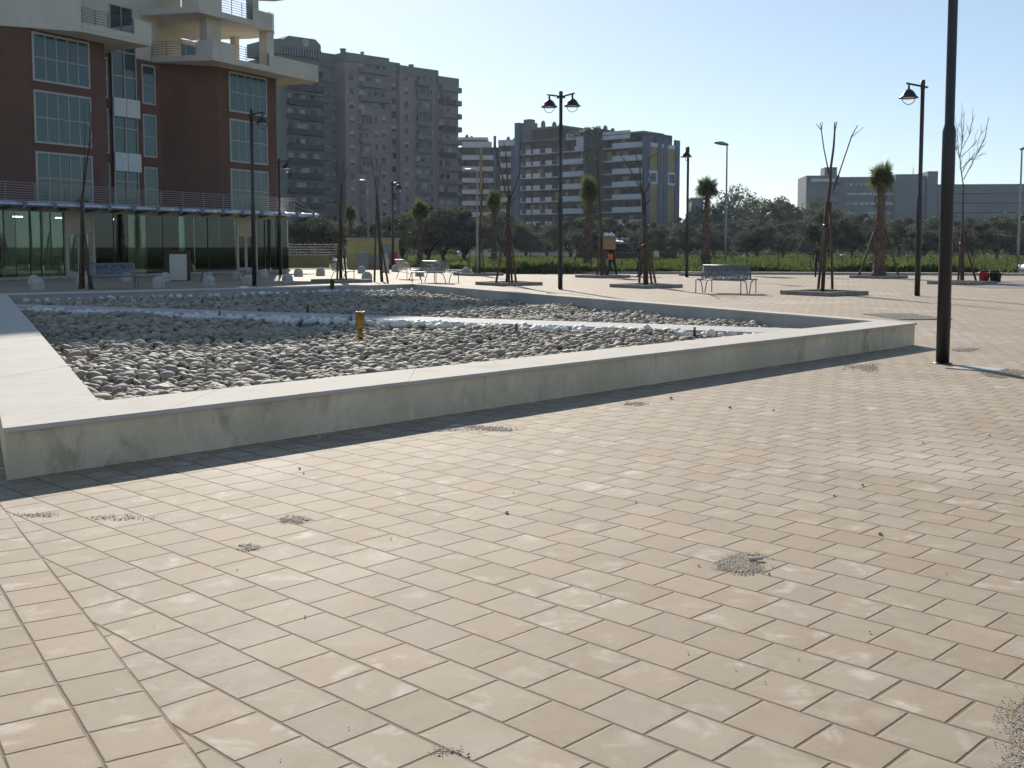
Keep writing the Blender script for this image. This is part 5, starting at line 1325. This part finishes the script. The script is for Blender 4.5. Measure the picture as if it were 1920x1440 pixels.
cyp = make_tree('cypress_tree', 61, 11, 1.5, 3600, M['dark_leaf'], M['bark'], 26, trunk_h=.06, forks=3, size=.4)
LMK = [(560, 'behind the low olive wall'), (645, 'between the low olive wall and the hut'), (690, 'behind the left half of the hut'), (750, 'behind the right half of the hut'), (775, 'just right of the hut'), (812, 'behind the palm over the bench pair'), (850, 'above the right bench of the basin pair'), (880, 'left of the silver street light'), (912, 'behind the silver street light'), (945, 'behind the palm before the balcony wing'), (985, 'behind the staked tree at the basin corner'),
       (1020, 'left of the two headed lamp post'), (1052, 'behind the two headed lamp post'), (1085, 'right of the two headed lamp post'), (1118, 'behind the palm left of the person with the box'), (1165, 'behind the person with the box'), (1195, 'left of the thick cut tree'), (1225, 'behind the thick cut tree'), (1262, 'by the grey shed'), (1300, 'behind the lamp post with edgewise head'), (1345, 'behind the palm of the bench pair'), (1390, 'right of the tall silver street light'),
       (1440, 'above the gap right of the bench pair'), (1490, 'left of the three branched cut tree'), (1540, 'close left of the three branched cut tree'), (1585, 'right of the three branched cut tree'), (1625, 'left of the large palm'), (1675, 'behind the large palm'), (1712, 'left of the single headed lamp post'), (1755, 'between the two right lamp posts'), (1795, 'right of the closest lamp post'), (1835, 'behind the slender twiggy tree'), (1880, 'left of the right edge street light'), (2000, 'at the right edge of the picture'), (9999, 'outside right')]
seen = {}
used = {}
def put_tree(src, kind_word, px, D, sc, row, rz=None, zs=None):
    lm_ = next(w for e, w in LMK if px < e)
    lab = f'{kind_word}, {row}, {lm_}'
    for w in ('broader ', 'lower ', 'sparser ', 'another '):
        if lab not in seen: break
        lab = f'{w}{kind_word}, {row}, {lm_}'
    seen[lab] = 0
    x = (px-960)/F*D
    if src.name not in used:
        used[src.name] = 1; r = src; r.location = (x, D, -.03); r.rotation_euler = (0, 0, random.uniform(0, 6))
        r.scale = (sc, sc, sc*(zs or 1)); r['label'] = lab
    else: r = dup(src, (x, D, -.03), random.uniform(0, 6.28), lab, (sc, sc, sc*(zs or 1)))
    r['category'] = 'tree'; r['group'] = 'trees beyond the field'
    return r
random.seed(5)
pxs = [575, 618, 700, 762, 806, 835, 868, 905, 950, 988, 1030, 1068, 1110, 1180, 1215, 1290, 1335, 1395, 1420, 1470, 1512, 1560, 1600, 1640, 1690, 1735, 1780, 1822, 1865, 1905, 1945]
for i, px in enumerate(pxs):
    D = random.uniform(96, 112) if px < 900 else random.uniform(104, 138)
    if 790 < px < 880: D = 90
    s = random.uniform(.72, .98)*(.98 if px < 1250 else .9)
    if i % 3 == 2 and px > 1250: s *= .8
    put_tree(olv[random.choice((0, 1, 2, 3)) if px > 1350 else (3 if px < 600 else random.choice((0, 1, 2, 1)))], 'olive tree', px+random.uniform(-6, 6), D, s, 'front row')
for px in range(560, 1990, 44):
    D = random.uniform(150, 190); s = random.uniform(.9, 1.25)*(1.05 if px < 1280 else 1.0)
    put_tree(random.choice(olv), 'olive tree', px+random.uniform(-14, 14), D, s, 'second row')
for px in range(1270, 1990, 34):
    D = random.uniform(215, 260); s = random.uniform(1.2, 1.6)
    put_tree(random.choice(olv), 'olive tree', px+random.uniform(-10, 10), D, s, 'rear row')
for px, ty, D, k_ in ((1285, 412, 232, 2), (1300, 384, 245, 1), (1322, 382, 236, 2), (1352, 372, 240, 0), (1384, 350, 238, 0), (1410, 362, 250, 0), (1432, 372, 236, 1), (1452, 364, 244, 1), (1472, 372, 240, 1), (1494, 383, 236, 2), (1522, 366, 242, 0), (1546, 383, 232, 2), (1580, 402, 236, 2), (1602, 392, 240, 1), (1630, 400, 238, 2), (1690, 405, 262, 2), (1742, 408, 258, 2), (1785, 398, 262, 2), (1830, 402, 262, 1), (1872, 396, 255, 1), (1893, 394, 262, 2), (1940, 400, 260, 2)):
    Ht = AT(px, ty, D)[2]; src = drk[k_]; s = Ht/(12, 10, 8.5)[k_]/1.02
    put_tree(src, 'dark evergreen', px, D, s, 'far row')
for px, ty in ((1446, 362), (1466, 360), (1297, 388), (1878, 392)):
    D = 228; put_tree(cyp, 'narrow dark cypress', px, D, AT(px, ty, D)[2]/11.3, 'far row')

# far-off wood that closes the view between the trunks
C = np.stack([RNG.uniform(-90, 165, 26000), RNG.uniform(262, 300, 26000), np.zeros(26000)], 1); C[:, 2] = RNG.uniform(0, 1, 26000)**1.2*(5.2+1.6*np.sin(C[:, 0]*.21)+1.1*np.sin(C[:, 0]*.57+2))
tag(leaf_obj('far_woodland', C, 1.1, M['dark_leaf']), kind='stuff')
C = np.stack([RNG.uniform(-48, 100, 15000), RNG.uniform(150, 205, 15000), np.zeros(15000)], 1); C[:, 2] = RNG.uniform(0, 1, 15000)**1.3*(1.9+.9*np.sin(C[:, 0]*.33)+.5*np.sin(C[:, 0]*.9))
tag(leaf_obj('undergrowth', C, .7, M['dark_leaf']), kind='stuff')

# ------------------------------------------------------------------ weeds in the field, walls and sheds behind
def weed_mesh(n, y0, y1, x_of, hgt, wdt):
    Y = y0+(y1-y0)*RNG.uniform(0, 1, n)**1.5; xa, xb = x_of(Y); X = xa+(xb-xa)*RNG.uniform(0, 1, n)
    clump = .55+.9*(np.sin(X*.9+Y*.3)*np.sin(Y*.55-X*.23)+np.sin(X*.31+1.3)*.6)*.5
    keep = RNG.uniform(0, 1, n) < np.clip(clump+.45, .2, 1); X, Y, clump = X[keep], Y[keep], clump[keep]; n = len(X)
    h = hgt*RNG.uniform(.35, 1.15, n)*np.clip(.55+clump*.6, .35, 1.4); w = wdt*RNG.uniform(.6, 1.4, n); a = RNG.uniform(0, 6.283, n)
    lx, ly = RNG.normal(size=n)*.28*h, RNG.normal(size=n)*.28*h
    ca, sa = np.cos(a)*w, np.sin(a)*w; z0 = np.full(n, -.03)
    P = np.stack([np.stack([X-ca*.4, Y-sa*.4, z0], 1), np.stack([X+ca*.4, Y+sa*.4, z0], 1), np.stack([X+lx*.5+ca, Y+ly*.5+sa, z0+h*.6], 1), np.stack([X+lx*1.2, Y+ly*1.2, z0+h], 1), np.stack([X+lx*.5-ca, Y+ly*.5-sa, z0+h*.6], 1)], 1)
    return np_mesh('weeds', P.reshape(-1, 3), np.arange(n*5).reshape(-1, 5), M['weed'])
kD = lambda Y: 0
def xr(Y): return np.full_like(Y, -.13)*Y, np.full_like(Y, .50)*Y
tag(np_obj('weeds', weed_mesh(52000, 60.3, 84, lambda Y: (-.035*Y, .50*Y), .62, .085)), kind='stuff')
tag(np_obj('meadow', weed_mesh(60000, 74, 180, xr, .5, .16)), kind='stuff')
# pale wall behind the weeds, dark post fence, sheds
M['whitewash'] = plain('whitewashed wall', (.62, .62, .62), .8, 0, .1, .8, .2, 0, obj=False)
f = Fac((AT(858, 470, 128)[0], 128), (1, 0)); s1_ = f.s(1082); z_ = f.sz(960, 474.5)[1]
b = MB(); b.fbox(f, 0, s1_, -.03, z_, -.25, 0); o = b.build('low_wall', M['whitewash'], None, origin=f.P(s1_/2, 0, 0)); tag(o, 'low whitewashed wall glimpsed between the trunks beyond the weeds', 'wall')
b = MB(); b.fbox(f, -.02, s1_+.02, z_, z_+.06, -.3, .05); b.build('wall_cap', M['whitewash'], o)
fo = thing('wire_fence', 'thin wire fence on slim posts along the edge of the weeds', 'fence', (*G(1400, 509)[:2], 0))
xs0, ys0 = G(880, 510.5)[:2]; xs1, ys1 = G(1960, 513.5)[:2]; b2 = MB()
for i in range(19):
    k = i/18; x, y = xs0+(xs1-xs0)*k, ys0+(ys1-ys0)*k+.6; b = MB(); b.tube([(x, y, -.03), (x+random.gauss(0, .02), y, 1.25)], .025, 6); b.build('post', M['bark'], fo)
for z in (.35, .75, 1.15): b2.tube([(xs0+(xs1-xs0)*i/18, ys0+(ys1-ys0)*i/18+.58, z) for i in range(19)], .006, 4, caps=False)
b2.build('wires', M['galv'], fo)
M['tin'] = plain('weathered tin', (.34, .34, .34), .6, .3, .35, 2.5, .4, .2, .01, 8, obj=False)
M['shed_wood'] = plain('dark shed boards', (.065, .055, .048), .9, 0, .3, 3, .2, .3, .01, 20, obj=False)
def shed(label, x0, x1, ty, by, D, rough):
    f = Fac((AT(x0, 470, D)[0], D), (1, .05)); L = f.s(x1); z = f.sz((x0+x1)/2, ty)[1]; t = thing('shed', label, 'shed', f.P(L/2, -.03, -1.5))
    b = MB(); b.fbox(f, 0, L, -.03, z-.12, -3, 0); b.build('wall', M['shed_wood'], t)
    b = MB(); b.fbox(f, -.25, L+.25, z-.118, z, -3.2, .4); b.build('roof', M['tin'], t)
    b = MB(); b.fbox(f, L*.55, L*.72, 0, z-.4, .003, .06); b.build('door', M['bark'], t)
    if rough:
        b = MB()
        for i in range(46):
            s_, t_ = random.uniform(-.3, L), random.uniform(-2.6, .3); w, h = random.uniform(.3, 1.6), random.uniform(.02, .08); zz = z+.01+random.uniform(0, .55)*random.random()
            b.para(f.P(s_, zz, t_), (w, random.gauss(0, .1), random.gauss(0, .12)), (random.gauss(0, .1), random.uniform(.2, .7), random.gauss(0, .15)), (0, 0, h))
        b.build('roof_scrap', M['tin'], t)
shed('low dark shed with scrap piled on its roof behind the person with the box', 1086, 1196, 455, 478, 112, True)
shed('grey shed with pale flat roof right of the thick cut tree', 1236, 1270, 451, 476, 118, False)
for px, py, D, w, lab in ((1570, 467, 140, 2.2, 'white plastic sheet lying in the field behind the cut tree'), (1697, 474, 128, 3.0, 'white plastic sheet in the field right of the large palm'), (1872, 473, 118, 1.2, 'white scrap in the field near the right edge'), (1388, 477, 120, 1.4, 'white scrap in the field right of the tall silver street light')):
    p = AT(px, py, D); n = 9; v = []; fs_ = []
    for j in range(n):
        for i in range(n): v.append((w*(i/(n-1)-.5)+random.gauss(0, .03), w*.5*(j/(n-1)-.5), .12+.35*max(0, math.sin(i*.8+px)*math.cos(j*.6))+random.uniform(0, .08)))
    for j in range(n-1):
        for i in range(n-1): fs_.append((j*n+i, j*n+i+1, (j+1)*n+i+1, (j+1)*n+i))
    b = MB(); b.add(v, fs_, 0, True); o = b.build('plastic_sheet', M['whitewash'], None, False); o.location = (p[0], D, .1); md = o.modifiers.new('t', 'SOLIDIFY'); md.thickness = .02; tag(o, lab, 'plastic sheet')
# ------------------------------------------------------------------ people
M['skin'] = plain('skin', (.22, .13, .09), .6, 0, .05, 5, .4, 0)
M['dark_cloth'] = plain('dark jacket cloth', (.022, .024, .03), .9, 0, .2, 8, .2, .3, .004, 60)
M['navy_cloth'] = plain('dark navy trousers', (.018, .022, .036), .9, 0, .2, 8, .2, .3, .004, 60)
M['shoe'] = plain('dark shoe', (.02, .017, .015), .6, 0, .1, 8, .3, 0)
M['orange'] = plain('orange safety cloth', (.85, .17, .04), .8, 0, .08, 8, .3, .2, .004, 60)
M['hair'] = plain('dark hair', (.012, .010, .009), .7, 0, .2, 20, .3, .3, .004, 90)

def skinned(name, J, E, mats, pick, parent, levels=2):
    """J: name -> (x, y, z, radius); E: pairs of names; one continuous surface grown with a Skin modifier"""
    names = list(J); me = bpy.data.meshes.new(name)
    me.from_pydata([J[n][:3] for n in names], [(names.index(a), names.index(b)) for a, b in E], [])
    o = bpy.data.objects.new(name, me); COL.objects.link(o)
    sk = o.modifiers.new('skin', 'SKIN'); sk.use_smooth_shade = True; sk.branch_smoothing = .4
    if not me.skin_vertices: return o
    for i, n in enumerate(names):
        r = J[n][3]; me.skin_vertices[0].data[i].radius = r if hasattr(r, '__len__') else (r, r)
        me.skin_vertices[0].data[i].use_root = (i == 0)
    sb = o.modifiers.new('sub', 'SUBSURF'); sb.levels = sb.render_levels = levels
    dg = bpy.context.evaluated_depsgraph_get(); dg.update()
    nm = bpy.data.meshes.new_from_object(o.evaluated_get(dg)); bpy.data.objects.remove(o)
    nm.name = name; nm.materials.clear()
    for m in mats: nm.materials.append(m)
    for p in nm.polygons: p.material_index = pick(p.center); p.use_smooth = True
    o = bpy.data.objects.new(name, nm); COL.objects.link(o); adopt(o, parent); return o

def person(label, px, by, rz, Ht, pose, vest=None):
    p = G(px, by); t = thing('person', label, 'person', p, rz); k = Ht/1.75
    J = {'pelvis': (0, 0, .95, (.155, .115)), 'waist': (0, 0, 1.10, (.135, .10)), 'chest': (0, .0, 1.30, (.165, .115)), 'neckbase': (0, .0, 1.45, (.085, .075)), 'neck': (0, .02, 1.52, .055), 'jaw': (0, .055, 1.575, .066), 'skull': (0, .03, 1.665, (.082, .098)), 'crown': (0, .02, 1.725, (.055, .065))}
    E = [('pelvis', 'waist'), ('waist', 'chest'), ('chest', 'neckbase'), ('neckbase', 'neck'), ('neck', 'jaw'), ('jaw', 'skull'), ('skull', 'crown')]
    for s, sx in (('l', -1), ('r', 1)):
        L = pose['leg_'+s]; Am = pose['arm_'+s]
        J['hip'+s] = (sx*.10, 0, .90, .098); J['knee'+s] = (*L[0], .066); J['ankle'+s] = (*L[1], .046); J['ball'+s] = (*L[2], .04); J['toe'+s] = (*L[3], .028)
        E += [('pelvis', 'hip'+s), ('hip'+s, 'knee'+s), ('knee'+s, 'ankle'+s), ('ankle'+s, 'ball'+s), ('ball'+s, 'toe'+s)]
        J['sh'+s] = (sx*.185, 0, 1.42, .068); J['el'+s] = (*Am[0], .046); J['wr'+s] = (*Am[1], .032); J['palm'+s] = (*Am[2], (.040, .024))
        E += [('chest', 'sh'+s), ('sh'+s, 'el'+s), ('el'+s, 'wr'+s), ('wr'+s, 'palm'+s)]
        w, q_ = Vector(Am[1]), Vector(Am[2]); d = (q_-w).normalized(); a = d.cross(Vector((0, 1, .1))).normalized()
        if a.length < .1: a = Vector((1, 0, 0))
        c = d.cross(a)
        for i, ln in enumerate((.072, .082, .076, .058)):
            b0 = q_+d*.03+a*(i-1.5)*.020; b1 = b0+d*ln*.5+c*.008; b2 = b1+d*ln*.4+c*.022
            for j, (v, r) in enumerate(((b0, .010), (b1, .009), (b2, .007))): J[f'f{s}{i}{j}'] = (*v, r)
            E += [('palm'+s, f'f{s}{i}0'), (f'f{s}{i}0', f'f{s}{i}1'), (f'f{s}{i}1', f'f{s}{i}2')]
        b0 = w.lerp(q_, .55)+a*.035; b1 = b0+(d*.6+a*.8).normalized()*.035; b2 = b1+d*.03
        for j, (v, r) in enumerate(((b0, .012), (b1, .010), (b2, .008))): J[f't{s}{j}'] = (*v, r)
        E += [('palm'+s, f't{s}0'), (f't{s}0', f't{s}1'), (f't{s}1', f't{s}2')]
    wr = [Vector(J['wrl'][:3]), Vector(J['wrr'][:3])]; pm = [Vector(J['palml'][:3]), Vector(J['palmr'][:3])]
    def pick(c):
        for a_, b_ in zip(wr, pm):
            d = (b_-a_).normalized()
            if (c-a_).dot(d) > .0 and (c-b_).length < .2: return 0
        if c.z > 1.50 and abs(c.x) < .13: return 0
        if c.z < .09: return 3
        if c.z < .97: return 2
        return 1
    body = skinned('body', J, E, [M['skin'], M['dark_cloth'], M['navy_cloth'], M['shoe']], pick, t)
    # face and hair
    b = MB(); b.add([(x*.088, .035+y*.103, 1.675+z*.088) for x, y, z in I2[0].tolist() if True], [], 0)
    keep = [f for f in I2[1].tolist() if all((I2[0][i][2] > .12 or I2[0][i][1] < -.35) and I2[0][i][2] > -.75 for i in f)]
    b.f = [list(f) for f in keep]; b.m = [0]*len(keep); b.sm = [True]*len(keep); b.build('hair', M['hair'], t, False)
    b = MB(); b.tube([(0, .118, 1.655), (0, .138, 1.628)], [.008, .014], 6); b.build('nose', M['skin'], t, False)
    b = MB()
    for sx in (-1, 1): b.lathe([(.0001, -.009), (.009, 0), (.0001, .009)], (sx*.03, .112, 1.66), 8)
    b.build('eye', M['hair'], t, False)
    b = MB()
    for sx in (-1, 1): b.tube([(sx*.083, .02, 1.625), (sx*.094, .012, 1.65), (sx*.088, .015, 1.68)], [.010, .014, .009], 6)
    b.build('ear', M['skin'], t, False)
    if vest:
        b = MB(); n = 9; rows = [(vest[0], .155, .122), (vest[0]+.12, .150, .118), ((vest[0]+vest[1])/2, .158, .118), (vest[1], .178, .132)]
        v = []; f = []
        for z, a_, c_ in rows:
            for i in range(n): an = R(-165+110*i/(n-1)); v.append((a_*1.05*math.cos(an), c_*1.08*math.sin(an), z))
        for r_ in range(len(rows)-1):
            for i in range(n-1): f.append((r_*n+i, r_*n+i+1, (r_+1)*n+i+1, (r_+1)*n+i))
        b.add(v, f, 0, True); o = b.build('orange_cloth', M['orange'], t, False); md = o.modifiers.new('t', 'SOLIDIFY'); md.thickness = .012; md.offset = 1
    t.scale = (k, k, k); return t
hold = dict(leg_l=[(-.11, -.02, .50), (-.12, -.26, .11), (-.12, -.20, .03), (-.12, -.12, .025)], leg_r=[(.10, .22, .52), (.11, .30, .085), (.11, .42, .035), (.11, .50, .03)],
            arm_l=[(-.36, .06, 1.36), (-.31, -.06, 1.56), (-.295, -.12, 1.63)], arm_r=[(.37, .08, 1.40), (.325, -.05, 1.66), (.30, -.12, 1.73)])
pr_ = person('person in dark clothes with orange cloth on the back walking away with a cardboard box', 1147, 520, R(-32), 1.72, hold, (.88, 1.16))
# the carried box with plastic bottles in a film
bp = Vector((0, -.28, 0)); bp.rotate(pr_.rotation_euler); bc = (pr_.location.x+bp.x, pr_.location.y+bp.y, 0)
zb0, zb1 = H+(462-467.5)*bc[1]/F, H+(462-443)*bc[1]/F; bw = 23*bc[1]/F
o = thing('cardboard_box', 'brown cardboard box with clear plastic sticking out, carried on the back of the walking person', 'box', (bc[0], bc[1], zb0), R(-10))
b = MB(); hh = zb1-zb0; tt = .012; dp = .34
b.box((0, 0, tt/2), (bw, dp, tt)); b.box((0, -dp/2+tt/2, hh/2+tt/2), (bw, tt, hh-tt)); b.box((0, dp/2-tt/2, hh/2+tt/2), (bw, tt, hh-tt)); b.box((-bw/2+tt/2, 0, hh/2+tt/2), (tt, dp-2*tt-.002, hh-tt)); b.box((bw/2-tt/2, 0, hh/2+tt/2), (tt, dp-2*tt-.002, hh-tt))
b.build('carton', M['card'], o, False)
b = MB(); b.para((-bw/2, -dp/2, hh+.002), (bw, 0, 0), (0, -.12, -.06), (0, .003, .008)); b.build('flap', M['card'], o, False)
for i in range(9):
    x, y = -bw*.38+bw*.76*(i % 5)/4, (-.09 if i < 5 else .08)
    b = MB(); r_ = .05; h2 = .20+random.uniform(-.05, .08)
    b.lathe([(r_*.8, 0), (r_, .03), (r_*.9, h2*.5), (r_, h2*.75), (r_*.35, h2), (.0001, h2)], (x, y, hh-.05), 10, jit=.06); b.build('bottle', M['film'], o, False)
stand = dict(leg_l=[(-.10, .03, .50), (-.11, -.06, .085), (-.11, .04, .035), (-.12, .12, .03)], leg_r=[(.10, .10, .51), (.11, .10, .085), (.11, .2, .035), (.12, .28, .03)],
             arm_l=[(-.25, -.03, 1.16), (-.25, .06, .92), (-.25, .08, .83)], arm_r=[(.25, -.03, 1.16), (.25, .08, .93), (.25, .10, .84)])
person('person in dark clothes standing half hidden behind the thick cut tree', 1200.5, 518, R(20), 1.74, stand)
person('person in dark clothes half hidden by the stakes of the three branched tree', 1533, 520, R(-20), 1.66, stand)
# white garden figure by the hut
p = G(724, 511); o = thing('stone_figure', 'small pale stone figure by the stakes before the hut door', 'statue', p)
b = MB(); b.lathe([(.17, 0), (.2, .04), (.17, .16), (.14, .35), (.17, .55), (.2, .72), (.14, .83), (.07, .88)], n=12, jit=.06); b.build('body', M['bollard'], o, False)
b = MB(); b.lathe([(.05, .86), (.1, .92), (.115, 1.0), (.08, 1.09), (.0001, 1.12)], n=12, jit=.05); b.build('head', M['bollard'], o, False)

# ------------------------------------------------------------------ car at the right edge
M['car_paint'] = plain('silver blue car paint', (.30, .34, .40), .28, .5, .03, 2, .5, 0)
M['tyre'] = plain('tyre rubber', (.018, .018, .018), .85, 0, .2, 20, .3, .2, .003, 60)
M['car_glass'] = glass_mat('car glass', (.1, .12, .12), (.9, .95, 1), .8, (.02, .025, .03))
p = G(1911, 524.5); car = thing('parked_car', 'silver blue car entering the right edge, only its nose in the picture', 'car', (p[0]+2.5, p[1]+.55, 0))
st = [(-2.05, .55, .34, .50), (-1.98, .74, .22, .66), (-1.7, .82, .19, .76), (-1.1, .84, .19, .88), (-.6, .85, .19, .94), (.6, .85, .19, .95), (1.3, .84, .19, .95), (1.8, .80, .22, .90), (2.0, .70, .30, .82)]
def loft(st, n=5, cab=False):
    vs = []; fs_ = []; ring = []
    for x, w, z0, z1 in st:
        r_ = [(x, -w*.93, z0), (x, -w, z0+(z1-z0)*.35), (x, -w*.98, z0+(z1-z0)*.75), (x, -w*.84, z1), (x, 0, z1+.03), (x, w*.84, z1), (x, w*.98, z0+(z1-z0)*.75), (x, w, z0+(z1-z0)*.35), (x, w*.93, z0)]
        vs += r_
    m = 9
    for i in range(len(st)-1):
        for j in range(m): j2 = (j+1) % m; fs_.append((i*m+j, (i+1)*m+j, (i+1)*m+j2, i*m+j2))
    fs_ += [tuple(range(m)), tuple(range((len(st)-1)*m+m-1, (len(st)-1)*m-1, -1))]
    return vs, fs_
b = MB(); b.add(*loft(st), 0, True); o = b.build('body', M['car_paint'], car, False); o.modifiers.new('s', 'SUBSURF').render_levels = 1
b = MB(); b.add(*loft([(-.95, .70, .90, .93), (-.35, .66, .92, 1.40), (.3, .66, .92, 1.46), (1.0, .66, .92, 1.42), (1.65, .68, .90, .95)]), 0, True); b.build('cabin_glass', M['car_glass'], car, False)
b = MB(); b.add(*loft([(-.42, .60, 1.38, 1.42), (.3, .60, 1.43, 1.485), (1.05, .60, 1.40, 1.44)]), 0, True); b.build('roof', M['car_paint'], car, False)
for x in (-1.3, 1.28):
    for s in (-1, 1):
        b = MB(); b.tube([(x, s*.87, .31), (x, s*.68, .31)], .31, 20); wh = b.build('wheel', M['tyre'], car, False)
        b = MB(); b.tube([(x, s*.885, .31), (x, s*.86, .31)], [.19, .2], 16); b.build('rim', M['galv'], wh, False)
for s in (-1, 1): b = MB(); b.lathe([(.0001, -.07), (.11, -.04), (.12, .04), (.0001, .07)], (-1.93, s*.56, .60), 12); b.build('headlight', M['bulb'], car, False)
b = MB(); b.box((-2.05, 0, .40), (.06, 1.0, .12)); b.build('grille', M['black_plastic'], car, False)
# ------------------------------------------------------------------ hazy air
t = NT('haze'); pv = t.n('ShaderNodeVolumePrincipled')
pv.inputs['Color'].default_value = (.72, .84, 1.0, 1); pv.inputs['Density'].default_value = HAZE_D = .00015; pv.inputs['Anisotropy'].default_value = .3
t.t.links.new(pv.outputs[0], t.out.inputs['Volume'])
b = MB(); b.box((20, 225, 28), (760, 520, 60)); hz = b.build('haze', t.mat); tag(hz, kind='stuff')
scene.cycles.volume_step_rate = 8; scene.cycles.volume_max_steps = 64; scene.cycles.volume_bounces = 0
scene.cycles.max_bounces = 6; scene.cycles.transparent_max_bounces = 24; scene.cycles.use_denoising = True
